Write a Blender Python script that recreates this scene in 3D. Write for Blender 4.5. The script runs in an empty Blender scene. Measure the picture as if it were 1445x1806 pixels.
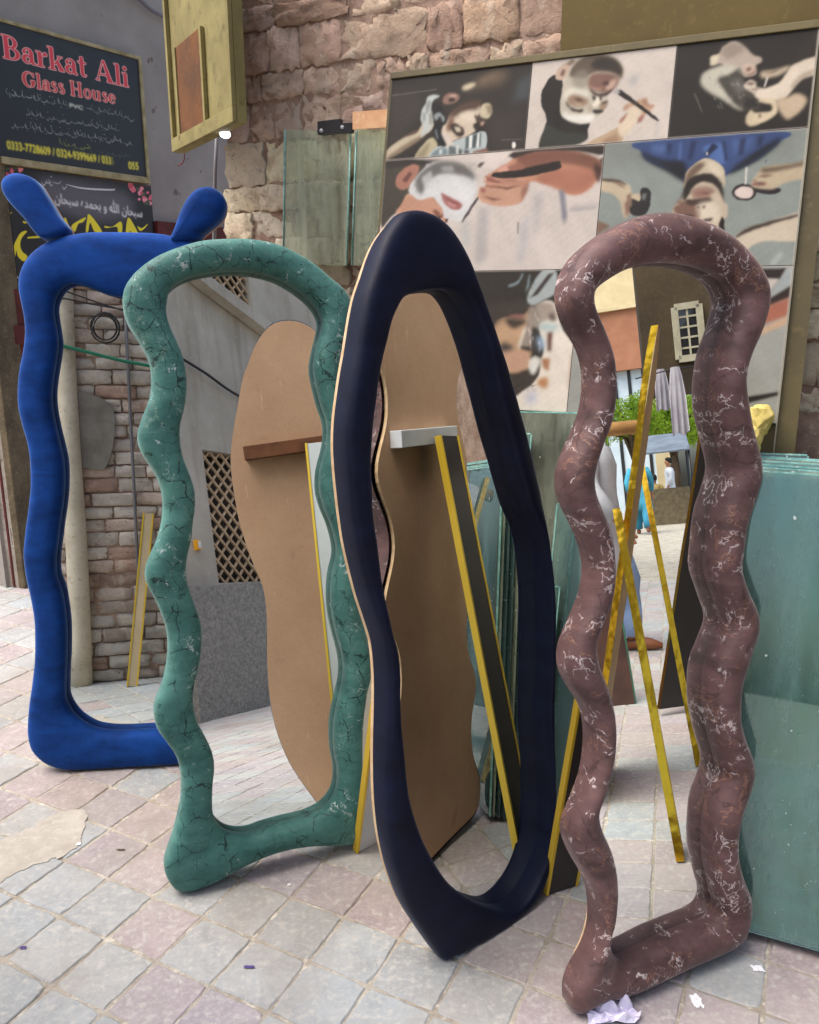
import bpy, bmesh, math, random
import numpy as np
from mathutils import Vector, Matrix
R = math.radians
rnd = random.Random(7)
scene = bpy.context.scene

# ------------------------------------------------------------------ camera
CAM_H, PITCH, FOC = 1.55, R(14.1), 1445.0      # metres, radians, focal length in photo pixels
cam_d = bpy.data.cameras.new('camera'); cam = bpy.data.objects.new('camera', cam_d)
scene.collection.objects.link(cam); scene.camera = cam
cam.location = (0, 0, CAM_H); cam.rotation_euler = (R(90) - PITCH, 0, 0)
cam_d.sensor_fit = 'HORIZONTAL'; cam_d.sensor_width = 36; cam_d.lens = 36.0
cam_d.clip_start = 0.02; cam_d.clip_end = 500

# ------------------------------------------------------------------ sky, sun, exposure
world = bpy.data.worlds.new('World'); scene.world = world; world.use_nodes = True
SUN_EL, SUN_AZ = R(62), R(262)                 # azimuth measured from +Y towards +X
wn = world.node_tree.nodes; wl = world.node_tree.links; wn.clear()
sky = wn.new('ShaderNodeTexSky'); sky.sky_type = 'NISHITA'; sky.sun_disc = False
sky.sun_elevation = SUN_EL; sky.sun_rotation = SUN_AZ; sky.air_density = 1.0; sky.dust_density = 5.0; sky.ozone_density = 0.8
bg = wn.new('ShaderNodeBackground'); bg.inputs[1].default_value = 0.15
wo = wn.new('ShaderNodeOutputWorld'); wl.new(sky.outputs[0], bg.inputs[0]); wl.new(bg.outputs[0], wo.inputs[0])
sun_d = bpy.data.lights.new('sun', 'SUN'); sun_d.energy = 1.5; sun_d.angle = R(48); sun_d.color = (1.0, 0.97, 0.94)
sun = bpy.data.objects.new('sun', sun_d); scene.collection.objects.link(sun)
sd = Vector((math.sin(SUN_AZ) * math.cos(SUN_EL), math.cos(SUN_AZ) * math.cos(SUN_EL), math.sin(SUN_EL)))
sun.rotation_euler = sd.to_track_quat('Z', 'Y').to_euler(); sun.location = sd * 20
vs = scene.view_settings; vs.view_transform = 'Standard'; vs.look = 'None'; vs.exposure = 1.05; vs.gamma = 1.0; vs.use_curve_mapping = False
cy = scene.cycles
cy.use_denoising = True; cy.max_bounces = 12; cy.glossy_bounces = 8; cy.transparent_max_bounces = 24; cy.transmission_bounces = 8; cy.diffuse_bounces = 4
cy.caustics_reflective = False; cy.caustics_refractive = False; cy.sample_clamp_indirect = 8

# ------------------------------------------------------------------ geometry of the view (to carry measured points into the place)
fw = np.array([0, math.cos(PITCH), -math.sin(PITCH)]); upv = np.array([0, math.sin(PITCH), math.cos(PITCH)]); rt = np.array([1., 0, 0])
CAM = np.array([0, 0, CAM_H])
def ray(p):
    p = np.atleast_2d(np.asarray(p, float))
    return ((p[:, 0] - 722.5) / FOC)[:, None] * rt + fw - ((p[:, 1] - 903.) / FOC)[:, None] * upv
def ground(p, z=0.):
    d = ray(p); t = (z - CAM_H) / d[:, 2]; return CAM + d * t[:, None]
class Plane:
    """A leaning sheet standing on the ground: P0 on the ground, b along it, w up it, n out of its front."""
    def __init__(s, P0, yaw, lean):
        s.P0 = np.array(P0, float); c, sn = math.cos(yaw), math.sin(yaw)
        s.b = np.array([c, sn, 0]); nh = np.array([sn, -c, 0])
        s.w = np.array([0, 0, 1]) * math.cos(lean) - nh * math.sin(lean); s.n = nh * math.cos(lean) + np.array([0, 0, 1]) * math.sin(lean)
    def at(s, a, t, off=0.):
        a, t = np.broadcast_arrays(np.asarray(a, float), np.asarray(t, float))
        return s.P0 + a[..., None] * s.b + t[..., None] * s.w + off * s.n
    def hit(s, p, off=0.):
        d = ray(p); O = s.P0 + off * s.n; t = ((O - CAM) @ s.n) / (d @ s.n); return CAM + d * t[:, None]
    def st(s, p, off=0.):
        P = s.hit(p, off) - s.P0; return np.stack([P @ s.b, P @ s.w], 1)
    def outline(s, pts, inner=False, deep=.028, crest=.03):
        """measured outline to plane coordinates, allowing for the depth of a padded frame seen from the side"""
        st = s.st(pts); c = st.mean(0); t = np.roll(st, -1, 0) - np.roll(st, 1, 0); n = np.stack([t[:, 1], -t[:, 0]], 1); n /= np.linalg.norm(n, axis=1)[:, None] + 1e-9
        A = np.sum(st[:, 0] * np.roll(st[:, 1], -1) - st[:, 1] * np.roll(st[:, 0], -1))
        if A < 0: n = -n
        v = CAM - s.at(st[:, 0], st[:, 1]); g = np.tanh(2.5 * (-n[:, 0] * (v @ s.b) - n[:, 1] * (v @ s.w)) / (v @ s.n))
        off = np.where(g > 0, -deep * g, -crest * g) if inner else (-.010 + .024 * g)
        return np.array([s.st([p], o)[0] - 0 * o for p, o in zip(pts, off)])
    def bounce(s, p, off=-.034):
        d = ray(p)[0]; O = s.P0 + off * s.n; t = ((O - CAM) @ s.n) / (d @ s.n); Q = CAM + t * d
        r = d - 2 * (d @ s.n) * s.n; return Q, r / np.linalg.norm(r)
    def seen(s, p, dist): Q, r = s.bounce(p); return Q + r * dist
    def seen_ground(s, p, z=0.): Q, r = s.bounce(p); return Q + r * ((z - Q[2]) / r[2])
    def seen_plane(s, p, P0, n): Q, r = s.bounce(p); return Q + r * (((np.array(P0) - Q) @ n) / (r @ n))

# ------------------------------------------------------------------ material helpers
def srgb(*c):
    return tuple(((v / 255.) / 12.92 if v / 255. <= .04045 else ((v / 255. + .055) / 1.055) ** 2.4) for v in c)
class NT:
    def __init__(s, name):
        s.m = bpy.data.materials.new(name); s.m.use_nodes = True; s.n = s.m.node_tree.nodes; s.l = s.m.node_tree.links; s.n.clear()
        s.out = s.n.new('ShaderNodeOutputMaterial')
    def N(s, t, **k):
        x = s.n.new(t)
        for a, v in k.items():
            if a.startswith('i_'):
                key = a[2:]; key = int(key) if key.isdigit() else key.replace('_', ' ')
                s.set(x.inputs[key], v)
            else: setattr(x, a, v)
        return x
    def set(s, sock, v):
        if isinstance(v, bpy.types.NodeSocket): s.l.new(v, sock)
        elif isinstance(v, bpy.types.Node): s.l.new(v.outputs[0], sock)
        else:
            if sock.type == 'RGBA' and len(v) == 3: v = (*v, 1)
            sock.default_value = v
    def pos(s, kind='pos'):
        if kind == 'pos': return s.N('ShaderNodeNewGeometry').outputs['Position']
        return s.N('ShaderNodeTexCoord').outputs['Object']
    def noise(s, vec, scale, detail=4, rough=.55, dist=0.):
        return s.N('ShaderNodeTexNoise', i_Vector=vec, i_Scale=scale, i_Detail=detail, i_Roughness=rough, i_Distortion=dist)
    def ramp(s, fac, stops, interp='LINEAR'):
        r = s.N('ShaderNodeValToRGB', i_Fac=fac); e = r.color_ramp; e.interpolation = interp
        while len(e.elements) < len(stops): e.elements.new(.5)
        for el, (p, c) in zip(e.elements, stops):
            el.position = p; el.color = (c, c, c, 1) if isinstance(c, (int, float)) else (*c, 1)
        return r.outputs[0]
    def mix(s, fac, a, b, mode='MIX'):
        x = s.N('ShaderNodeMix', data_type='RGBA', blend_type=mode)
        s.set(x.inputs[0], fac); s.set(x.inputs[6], a); s.set(x.inputs[7], b); return x.outputs[2]
    def math(s, op, a, b=0.):
        x = s.N('ShaderNodeMath', operation=op); s.set(x.inputs[0], a); s.set(x.inputs[1], b); return x.outputs[0]
    def bump(s, h, strength=.3, dist=.005):
        return s.N('ShaderNodeBump', i_Height=h, i_Strength=strength, i_Distance=dist).outputs[0]
    def pbr(s, color, rough=.8, bump=None, metal=0., spec=.3, sheen=0., sheen_tint=None, sheen_rough=.4, **k):
        b = s.N('ShaderNodeBsdfPrincipled'); s.set(b.inputs['Base Color'], color); s.set(b.inputs['Roughness'], rough)
        b.inputs['Metallic'].default_value = metal; b.inputs['Specular IOR Level'].default_value = spec
        if sheen: b.inputs['Sheen Weight'].default_value = sheen; b.inputs['Sheen Roughness'].default_value = sheen_rough
        if sheen_tint: b.inputs['Sheen Tint'].default_value = (*sheen_tint, 1)
        if bump is not None: s.set(b.inputs['Normal'], bump)
        for key, v in k.items(): s.set(b.inputs[key.replace('_', ' ')], v)
        s.l.new(b.outputs[0], s.out.inputs[0]); return s.m

def mottled(name, c1, c2, scale=6., rough=.85, bstr=.3, bdist=.004, fine=60., c3=None, obj_color=False, spec=.25):
    t = NT(name); P = t.pos(); n1 = t.noise(P, scale, 6, .6); n2 = t.noise(P, fine, 5, .65)
    col = t.mix(t.ramp(n1.outputs[0], [(.35, 0.), (.65, 1.)]), c1, c2)
    if c3: col = t.mix(t.ramp(n2.outputs[0], [(.55, 0.), (.72, .8)]), col, c3)
    if obj_color:
        oc = t.N('ShaderNodeObjectInfo').outputs['Color']; col = t.mix(1., col, oc, 'MULTIPLY')
    h = t.math('ADD', t.math('MULTIPLY', n1.outputs[0], .6), t.math('MULTIPLY', n2.outputs[0], .4))
    return t.pbr(col, rough, t.bump(h, bstr, bdist), spec=spec)

def glass_mat(name, tint, dust=.18, dustcol=(.25, .36, .33), rough=.01, edge=False):
    """float glass sheet: tinted see-through, mirror-like at grazing angles, a film of dust"""
    t = NT(name); P = t.pos()
    tr = t.N('ShaderNodeBsdfTransparent', i_Color=tint); gl = t.N('ShaderNodeBsdfGlossy', i_Color=(1, 1, 1), i_Roughness=rough)
    fr = t.N('ShaderNodeFresnel', i_IOR=1.5)
    m1 = t.N('ShaderNodeMixShader', i_0=fr, i_1=tr.outputs[0], i_2=gl.outputs[0])
    d = t.N('ShaderNodeBsdfDiffuse', i_Color=dustcol)
    st = t.N('ShaderNodeMapping', i_Vector=P, i_Scale=(9, 9, .8))
    n = t.noise(st, 2., 6, .6); f = t.ramp(n.outputs[0], [(.32, dust * .25), (.72, dust * 2.1)])
    sp = t.ramp(t.noise(P, 55, 2, .5).outputs[0], [(.745, 0.), (.765, .8)]); f = t.math('MAXIMUM', f, sp); t.set(d.inputs[0], t.mix(sp, dustcol, (.8, .84, .82)))
    m2 = t.N('ShaderNodeMixShader', i_0=f, i_1=m1.outputs[0], i_2=d.outputs[0])
    t.l.new(m2.outputs[0], t.out.inputs[0]); return t.m

# ------------------------------------------------------------------ object helpers
def link(o): scene.collection.objects.link(o); return o
def tag(o, label=None, cat=None, group=None, kind=None):
    if label: o['label'] = label
    if cat: o['category'] = cat
    if group: o['group'] = group
    if kind: o['kind'] = kind
    return o
def thing(name, loc, label, cat, group=None):
    o = link(bpy.data.objects.new(name, None)); o.location = loc; o.empty_display_size = .1
    return tag(o, label, cat, group)
def root_of(p):
    l = Vector((0, 0, 0))
    while p is not None: l += Vector(p.location); p = p.parent
    return l
def mesh(name, V, F, mat, parent=None, smooth=False, mats=None, fmat=None, local=False):
    V = np.asarray(V, float).reshape(-1, 3)
    if parent is not None and not local: V = V - np.array(root_of(parent))
    me = bpy.data.meshes.new(name); me.from_pydata([tuple(v) for v in V], [], [tuple(int(i) for i in f) for f in F])
    for m in (mats or [mat]): me.materials.append(m)
    if fmat is not None: me.polygons.foreach_set('material_index', np.asarray(fmat, np.int32))
    if smooth: me.polygons.foreach_set('use_smooth', [True] * len(me.polygons))
    me.validate(); me.update()
    o = link(bpy.data.objects.new(name, me)); o.parent = parent
    return o
def inst(name, me, parent, loc, rot=None, color=None):
    o = link(bpy.data.objects.new(name, me)); o.parent = parent
    o.location = Vector(loc) - root_of(parent) if parent else loc
    if rot is not None: o.rotation_euler = rot
    if color: o.color = color
    return o
def box_vf(c, ax, half):
    """box from a centre, three axis vectors and half sizes"""
    c = np.array(c, float); ax = [np.array(a, float) for a in ax]; V = []
    for i in (-1, 1):
        for j in (-1, 1):
            for k in (-1, 1): V.append(c + i * half[0] * ax[0] + j * half[1] * ax[1] + k * half[2] * ax[2])
    F = [(0, 1, 3, 2), (4, 6, 7, 5), (0, 4, 5, 1), (2, 3, 7, 6), (0, 2, 6, 4), (1, 5, 7, 3)]
    return np.array(V), F
def bbox(name, c, ax, half, mat, parent=None, bev=0.):
    V, F = box_vf(c, ax, half); o = mesh(name, V, F, mat, parent)
    if bev:
        bm = bmesh.new(); bm.from_mesh(o.data); bmesh.ops.bevel(bm, geom=bm.edges[:], offset=bev, segments=2, affect='EDGES', profile=.6)
        bm.to_mesh(o.data); bm.free()
    return o
def prism(name, loop, n, depth, mat, parent=None, bev=0., smooth=False):
    """flat outline (closed list of 3D points) given a thickness along -n"""
    L = np.asarray(loop, float); k = len(L); n = np.array(n, float)
    V = np.vstack([L, L - n * depth]); F = [tuple(range(k)), tuple(range(2 * k - 1, k - 1, -1))] + [(i, i + k, (i + 1) % k + k, (i + 1) % k) for i in range(k)]
    o = mesh(name, V, F, mat, parent)
    bm = bmesh.new(); bm.from_mesh(o.data); bmesh.ops.recalc_face_normals(bm, faces=bm.faces[:])
    if bev: bmesh.ops.bevel(bm, geom=bm.edges[:], offset=bev, segments=1, affect='EDGES')
    bm.to_mesh(o.data); bm.free(); return o
def tube_vf(pts, rad, seg=8):
    pts = np.asarray(pts, float); n = len(pts); rad = np.broadcast_to(rad, n); V = []; F = []
    up = np.array([0, 0, 1.])
    for i in range(n):
        d = pts[min(i + 1, n - 1)] - pts[max(i - 1, 0)]; d /= np.linalg.norm(d) + 1e-9
        a = np.cross(d, up); 
        if np.linalg.norm(a) < .05: a = np.cross(d, [1., 0, 0])
        a /= np.linalg.norm(a); b = np.cross(d, a)
        for k in range(seg):
            q = 2 * math.pi * k / seg; V.append(pts[i] + rad[i] * (math.cos(q) * a + math.sin(q) * b))
    for i in range(n - 1):
        for k in range(seg):
            k2 = (k + 1) % seg; F.append((i * seg + k, i * seg + k2, (i + 1) * seg + k2, (i + 1) * seg + k))
    F.append(tuple(range(seg - 1, -1, -1))); F.append(tuple((n - 1) * seg + k for k in range(seg)))
    return np.array(V), F
def tube(name, pts, rad, mat, parent=None, seg=8): V, F = tube_vf(pts, rad, seg); return mesh(name, V, F, mat, parent, smooth=True)
def merge(parts):
    V = []; F = []; o = 0
    for v, f in parts: V.append(np.asarray(v)); F += [tuple(i + o for i in q) for q in f]; o += len(v)
    return np.vstack(V), F
def smooth_loop(P, n, closed=True):
    """Catmull-Rom through P, resampled to n points evenly"""
    P = np.asarray(P, float); k = len(P); out = []
    rng_ = range(k if closed else k - 1)
    for i in rng_:
        g = (lambda j: P[j % k]) if closed else (lambda j: P[min(max(j, 0), k - 1)])
        p0, p1, p2, p3 = g(i - 1), g(i), g(i + 1), g(i + 2)
        for t in np.linspace(0, 1, 12, endpoint=False):
            out.append(.5 * (2 * p1 + (p2 - p0) * t + (2 * p0 - 5 * p1 + 4 * p2 - p3) * t * t + (3 * p1 - p0 - 3 * p2 + p3) * t ** 3))
    if not closed: out.append(P[-1])
    out = np.array(out)
    for _ in range(2):
        if closed: out = (np.roll(out, 1, 0) + 2 * out + np.roll(out, -1, 0)) / 4
    Q = np.vstack([out, out[:1]]) if closed else out
    L = np.r_[0, np.cumsum(np.linalg.norm(np.diff(Q, axis=0), axis=1))]
    s = np.linspace(0, L[-1], n, endpoint=not closed)
    return np.stack([np.interp(s, L, Q[:, c]) for c in range(Q.shape[1])], 1)
def value_noise(P, scale, seed=0):
    """cheap smooth 3D noise for shaping meshes"""
    P = np.asarray(P, float) * scale; out = np.zeros(len(P)); r = np.random.default_rng(seed)
    for k in range(6):
        d = r.normal(size=3); d /= np.linalg.norm(d); out += np.sin(P @ d * (1 + .5 * k) * 3.1 + r.random() * 6.28) / (1 + .35 * k)
    return out / 3.

# ------------------------------------------------------------------ shared materials
def nap(t, P):
    """brushed pile: broad strokes and small dents that change how light the cloth looks"""
    mp = t.N('ShaderNodeMapping', i_Vector=P, i_Rotation=(.4, .3, .5), i_Scale=(5, 5, 16)); a = t.noise(mp, 1., 4, .6, .4); b = t.noise(P, 28, 4, .6)
    return t.math('ADD', t.math('MULTIPLY', a.outputs[0], .7), t.math('MULTIPLY', b.outputs[0], .3))
def velvet(name, col, sheen_tint, sheen=.5, rough=.75, dust=.04):
    t = NT(name); P = t.pos('obj'); k = nap(t, P); f = t.noise(P, 700, 2, .5); w = t.noise(P, 34, 4, .6)
    c = t.mix(t.ramp(k, [(.36, 0.), (.64, 1.)]), tuple(v * .66 for v in col), tuple(min(1, v * 1.3) for v in col))
    c = t.mix(t.math('MULTIPLY', t.ramp(t.noise(P, 110, 3, .7).outputs[0], [(.64, 0.), (.74, 1.)]), dust), c, srgb(190, 190, 196))
    h = t.math('ADD', t.math('MULTIPLY', f.outputs[0], .3), t.math('MULTIPLY', w.outputs[0], .7))
    return t.pbr(c, rough, t.bump(h, .4, .003), spec=.15, sheen=sheen, sheen_tint=sheen_tint, sheen_rough=.3)
def marble_velvet(name, c_lo, c_hi, crack, vein, vein2, crack_amt, vein_amt, cell=15., sheen_tint=(1, 1, 1), pmt=.55):
    """printed marble velvet: broken dark cracks and tangles of pale veins"""
    t = NT(name); P = t.pos('obj')
    wob = t.noise(P, 13, 4, .6); wv = t.N('ShaderNodeVectorMath', operation='SCALE'); t.set(wv.inputs[0], wob.outputs['Color']); wv.inputs['Scale'].default_value = .055
    Pw = t.N('ShaderNodeVectorMath', operation='ADD'); t.set(Pw.inputs[0], P); t.set(Pw.inputs[1], wv.outputs[0]); Pw = Pw.outputs[0]
    base = t.mix(t.ramp(nap(t, P), [(.36, 0.), (.64, 1.)]), c_lo, c_hi)
    vo = t.N('ShaderNodeTexVoronoi', feature='DISTANCE_TO_EDGE', i_Vector=Pw, i_Scale=cell)
    m1 = t.ramp(t.noise(P, 17, 3, .6).outputs[0], [(.42, 0.), (.58, 1.)])
    wd = t.math('ADD', t.math('MULTIPLY', t.noise(P, 34, 3, .5).outputs[0], .042), -.004)
    c1 = t.math('LESS_THAN', vo.outputs['Distance'], wd)
    vo2 = t.N('ShaderNodeTexVoronoi', feature='DISTANCE_TO_EDGE', i_Vector=Pw, i_Scale=cell * 2.3)
    c2 = t.math('MULTIPLY', t.math('LESS_THAN', vo2.outputs['Distance'], t.math('MULTIPLY', wd, .7)), t.ramp(t.noise(P, 8, 2, .5).outputs[0], [(.5, 0.), (.56, 1.)]))
    ck = t.math('MULTIPLY', t.math('MAXIMUM', t.math('MULTIPLY', c1, m1), c2), crack_amt)
    col = t.mix(ck, base, crack)
    # pale tangled veins: contour lines of a turbulent noise, in patches
    q = t.noise(Pw, 24, 5, .55, .6); v1 = t.ramp(q.outputs[0], [(.480, 0.), (.493, 1.), (.507, 1.), (.520, 0.)])
    pm = t.ramp(t.noise(P, 14, 3, .6).outputs[0], [(pmt, 0.), (pmt + .07, 1.)])
    q2 = t.noise(Pw, 11, 6, .65, 1.2); v2 = t.ramp(q2.outputs[0], [(.49, 0.), (.497, 1.), (.503, 1.), (.51, 0.)])
    pm2 = t.ramp(t.noise(P, 9, 3, .6).outputs[0], [(pmt - .03, 0.), (pmt + .05, 1.)])
    col = t.mix(t.math('MULTIPLY', t.math('MULTIPLY', v2, pm2), vein_amt * .8), col, vein2)
    col = t.mix(t.math('MULTIPLY', t.math('MULTIPLY', v1, pm), vein_amt), col, vein)
    f = t.noise(P, 800, 2, .5); w = t.noise(P, 38, 4, .6)
    h = t.math('ADD', t.math('MULTIPLY', f.outputs[0], .3), t.math('MULTIPLY', w.outputs[0], .7)); h = t.math('SUBTRACT', h, t.math('MULTIPLY', ck, .6))
    return t.pbr(col, .55, t.bump(h, .45, .003), spec=.3, sheen=.35, sheen_tint=sheen_tint, sheen_rough=.35)
M = {}
M['blue'] = velvet('blue_velvet', srgb(17, 64, 138), (.4, .65, 1.), .6)
M['navy'] = velvet('navy_velvet', srgb(16, 21, 42), (.4, .48, .75), .2, .5, .02)
M['green'] = marble_velvet('green_marble_velvet', srgb(50, 98, 92), srgb(84, 136, 127), srgb(18, 40, 38), srgb(215, 224, 222), srgb(150, 172, 158), .85, .75, 13., (.7, 1, .95), .585)
M['mauve'] = marble_velvet('mauve_marble_velvet', srgb(70, 50, 49), srgb(110, 82, 80), srgb(50, 34, 34), srgb(206, 194, 192), srgb(168, 124, 98), .5, .8, 6.5, (1, .86, .84), .51)
t = NT('mirror_silver'); g_ = t.N('ShaderNodeBsdfGlossy', i_Color=(.86, .9, .88), i_Roughness=0.0)
t.l.new(g_.outputs[0], t.out.inputs[0]); M['mirror'] = t.m
def board_mat(name, c1, c2):
    """pressed fibre board: fine flecks, rubbed patches, stains and a few scratches"""
    t = NT(name); P = t.pos(); n = t.noise(P, 2.6, 5, .65); f = t.noise(P, 260, 3, .7); k = t.noise(P, 9, 4, .6, .5); mp = t.N('ShaderNodeMapping', i_Vector=P, i_Rotation=(.2, .1, .7), i_Scale=(60, 60, 2.5)); sc = t.noise(mp, 1., 2, .5)
    c = t.mix(t.ramp(n.outputs[0], [(.35, 0.), (.65, 1.)]), c1, c2); c = t.mix(t.ramp(f.outputs[0], [(.5, 0.), (.7, .35)]), c, tuple(v * .62 for v in c2)); c = t.mix(t.ramp(f.outputs[0], [(.3, .3), (.45, 0.)]), c, tuple(min(1, v * 1.2) for v in c1))
    c = t.mix(t.ramp(k.outputs[0], [(.66, 0.), (.74, .3)]), c, tuple(v * .55 for v in c2)); c = t.mix(t.ramp(sc.outputs[0], [(.7, 0.), (.73, .4)]), c, tuple(min(1, v * 1.25) for v in c1))
    return t.pbr(c, .78, t.bump(f.outputs[0], .2, .001), spec=.2)
M['mdf'] = board_mat('mdf_board', srgb(206, 170, 140), srgb(188, 152, 122))
M['mdf_pale'] = mottled('pale_mdf_board', srgb(200, 180, 146), srgb(186, 166, 132), 5, .7, .1, .001, 90, srgb(184, 164, 136))
M['ply_edge'] = mottled('plywood_edge', srgb(214, 186, 150), srgb(190, 158, 120), 30, .7)
M['wood_bar'] = mottled('wood_batten', srgb(128, 84, 58), srgb(98, 62, 44), 14, .7)
M['white_bar'] = mottled('white_laminate', srgb(214, 216, 218), srgb(196, 198, 202), 8, .4)
t = NT('gold_tape'); M['gold'] = t.pbr(srgb(226, 178, 52), .2, t.bump(t.noise(t.pos(), 14, 2, .5).outputs[0], .4, .01), metal=1.)
M['yellow_edge'] = NT('yellow_edge_tape').pbr(srgb(226, 190, 60), .35, metal=.3, spec=.5)
M['brown_board'] = mottled('brown_laminate', srgb(92, 68, 60), srgb(72, 54, 50), 6, .35, .05, .001)
M['grey_board'] = mottled('grey_laminate', srgb(206, 212, 214), srgb(190, 198, 202), 6, .3, .05, .001)
M['dark_board'] = mottled('charcoal_laminate', srgb(64, 58, 58), srgb(50, 46, 48), 6, .3, .05, .001)
M['glass_edge'] = NT('green_glass_edge').pbr(srgb(70, 150, 120), .2, spec=.6)

# ------------------------------------------------------------------ outlines of the frames, as measured on the frames' own planes
BLUE_O=[(290,425),(230,415),(173,410),(130,414),(88,425),(55,448),(38,475),(33,503),(36.5,526),(43,556),(45,586),(41.5,619),(35,652),(32,682),(33,719),(40,749),(50,785),(54,815),(55,858),(51.5,895),(46.5,931),(43,965),(42.5,983),(46.5,1016),(53,1046),(60,1083),(62.5,1116),(62.5,1159),(58,1206),(53,1239),(50,1272),(50,1299),(55,1322),(70,1340),(90,1352),(110,1357),(139.5,1358),(186,1355),(232.5,1352),(312,1345)]
BLUE_I=[(219,525),(206,523),(186,518),(166,510),(146,503),(126,501),(110,510),(100,526),(96,543),(97,559),(101,583),(104,606),(101,632),(96,662),(93,692),(94,719),(100,752),(108,785),(114,815),(115,848),(113,882),(108,918),(103,958),(100,983),(101,1013),(110,1039),(116,1073),(119,1106),(119,1152),(117,1199),(118,1229),(128,1249),(143,1265),(166,1279),(193,1285),(226,1286),(276,1281)]
HORN_L=[(78,423),(43,385),(13,352),(4,332),(8,316),(25,307),(46.5,309),(66,320),(83,345),(103,379),(123,410)]
HORN_R=[(304,427),(309,405),(319,375),(332,350),(349,335),(372,331),(392,342),(399,359),(395,379),(382,395),(359,413),(349,425)]
GREEN_O=[(407.6,421),(366,423.5),(331.5,431),(297,443),(269,457),(241.5,478),(224,500),(216.6,521),(218,549),(227.7,576.5),(241.5,597),(255,621),(264,642),(267,670),(264,701),(255,725),(247,746),(242,767),(245,787.5),(255,808),(269,829),(281,853),(286.5,881),(286,909),(281,936),(271,964),(259.5,989.6),(255,1011),(257.6,1027),(272,1054),(284.6,1083),(293.6,1112),(295.5,1148),(290,1187.6),(281,1216),(272,1238),(271,1259.6),(277.5,1285),(295.5,1310),(310,1331.6),(318,1360),(319,1393),(315,1425),(306,1461),(295.5,1493.6),(288,1522),(294.5,1547.6),(308,1567.6),(322.5,1574),(344,1572),(373,1562),(402,1546),(430.5,1529.6),(466.5,1513.5),(506,1501),(545.6,1494),(589,1493),(625,1490),(646,1472),(651,1440),(646,1400),(640,1360),(640,1310),(642,1270),(648,1224),(656,1190),(655,1152),(643,1108),(634,1069),(632,1030),(636,990),(640,955),(636,920),(622,880),(614,845),(614,810),(622,775),(626,745),(618,710),(606,680),(602,648),(606,618),(616,588),(622,555),(619,528),(605,507),(584,490),(556,466),(522,445),(484,429),(442,421.5)]
GREEN_I=[(401,481),(366,484),(338,490),(314,500),(298.6,514),(295,531.5),(294,549),(300,573),(312.5,600.7),(323,628),(329,656),(330,687),(326,718),(319,746),(318,774),(323,805),(335,836),(343.6,863.6),(345,891),(340,929),(338.6,950),(331,982),(328.5,1011),(333,1036),(342,1061.6),(351,1087),(356.6,1112),(355.5,1148),(351,1180),(344,1209),(341,1234),(344,1259.6),(351,1281),(364,1303),(374.6,1328),(379,1353),(376,1385.6),(375,1418),(378,1443),(391,1456),(412,1463),(437.6,1462),(466,1452),(499,1443),(535,1434),(563.6,1420),(583,1398),(590.6,1378),(592,1353),(587,1324),(584.5,1281),(590.6,1241.6),(601,1195),(601,1159),(592,1123),(583,1083),(580,1043.6),(583,1007.6),(590.6,971.6),(582,929),(568.5,895),(560.5,863.6),(561.6,829),(570,798),(574,774),(573,746),(563,715),(554.6,680),(549.5,649),(554.6,618),(561.6,590),(564,569.5),(556,550.5),(542.5,533),(522,516),(494,498.6),(470,489),(435,482)]
NAVY_O=[(729,371.6),(707.6,375),(689.6,384),(671.6,404),(657,425.6),(644.6,454),(634,487),(621,526),(612,573),(605,620),(598,659.6),(591.7,703),(587,746),(586,789),(589,836),(594,883),(599.6,926),(607,969),(626,1044),(643,1095),(654,1133),(659,1189),(659,1248),(657,1312),(657,1376),(660,1432),(666.6,1483),(679,1534),(700.7,1589.5),(730.5,1636),(760,1675),(777,1690),(790,1691),(811.5,1683),(850,1662),(892.5,1632),(931,1598),(952,1568),(964,1530),(968,1479),(970,1419),(969,1359),(964,1299.6),(963,1248),(965,1189),(965,1120.5),(965,1056.6),(963,998),(959.6,944),(952,890),(941.6,836),(927,775),(911,713.6),(891,649),(873,595),(855,541),(837,490),(823,451),(808,422),(790,397),(769,380.6),(747,373)]
NAVY_I=[(734.6,515.6),(718,523),(707.6,541),(697,566),(688,602),(679,641.6),(671.6,681),(668,713.6),(664,742),(661,782),(659,818),(661,861),(662.6,908),(670,962),(677,1022.5),(686,1073.6),(696,1120.5),(705,1150),(709,1197),(709,1244),(712.6,1291),(718,1342),(726,1406),(739,1453),(756,1496),(777,1534),(799,1564),(816,1577),(841,1577),(867,1560),(888,1530),(905,1491),(914,1462),(918,1419),(919,1355),(918,1291),(918,1206),(920,1120.5),(918,1035),(909.6,975.6),(898,933),(877,890),(866,854),(851.6,807),(837,757),(824.6,710),(812,659.6),(803,623.6),(792,591),(779.6,559),(765,533.6),(749,519)]
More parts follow.
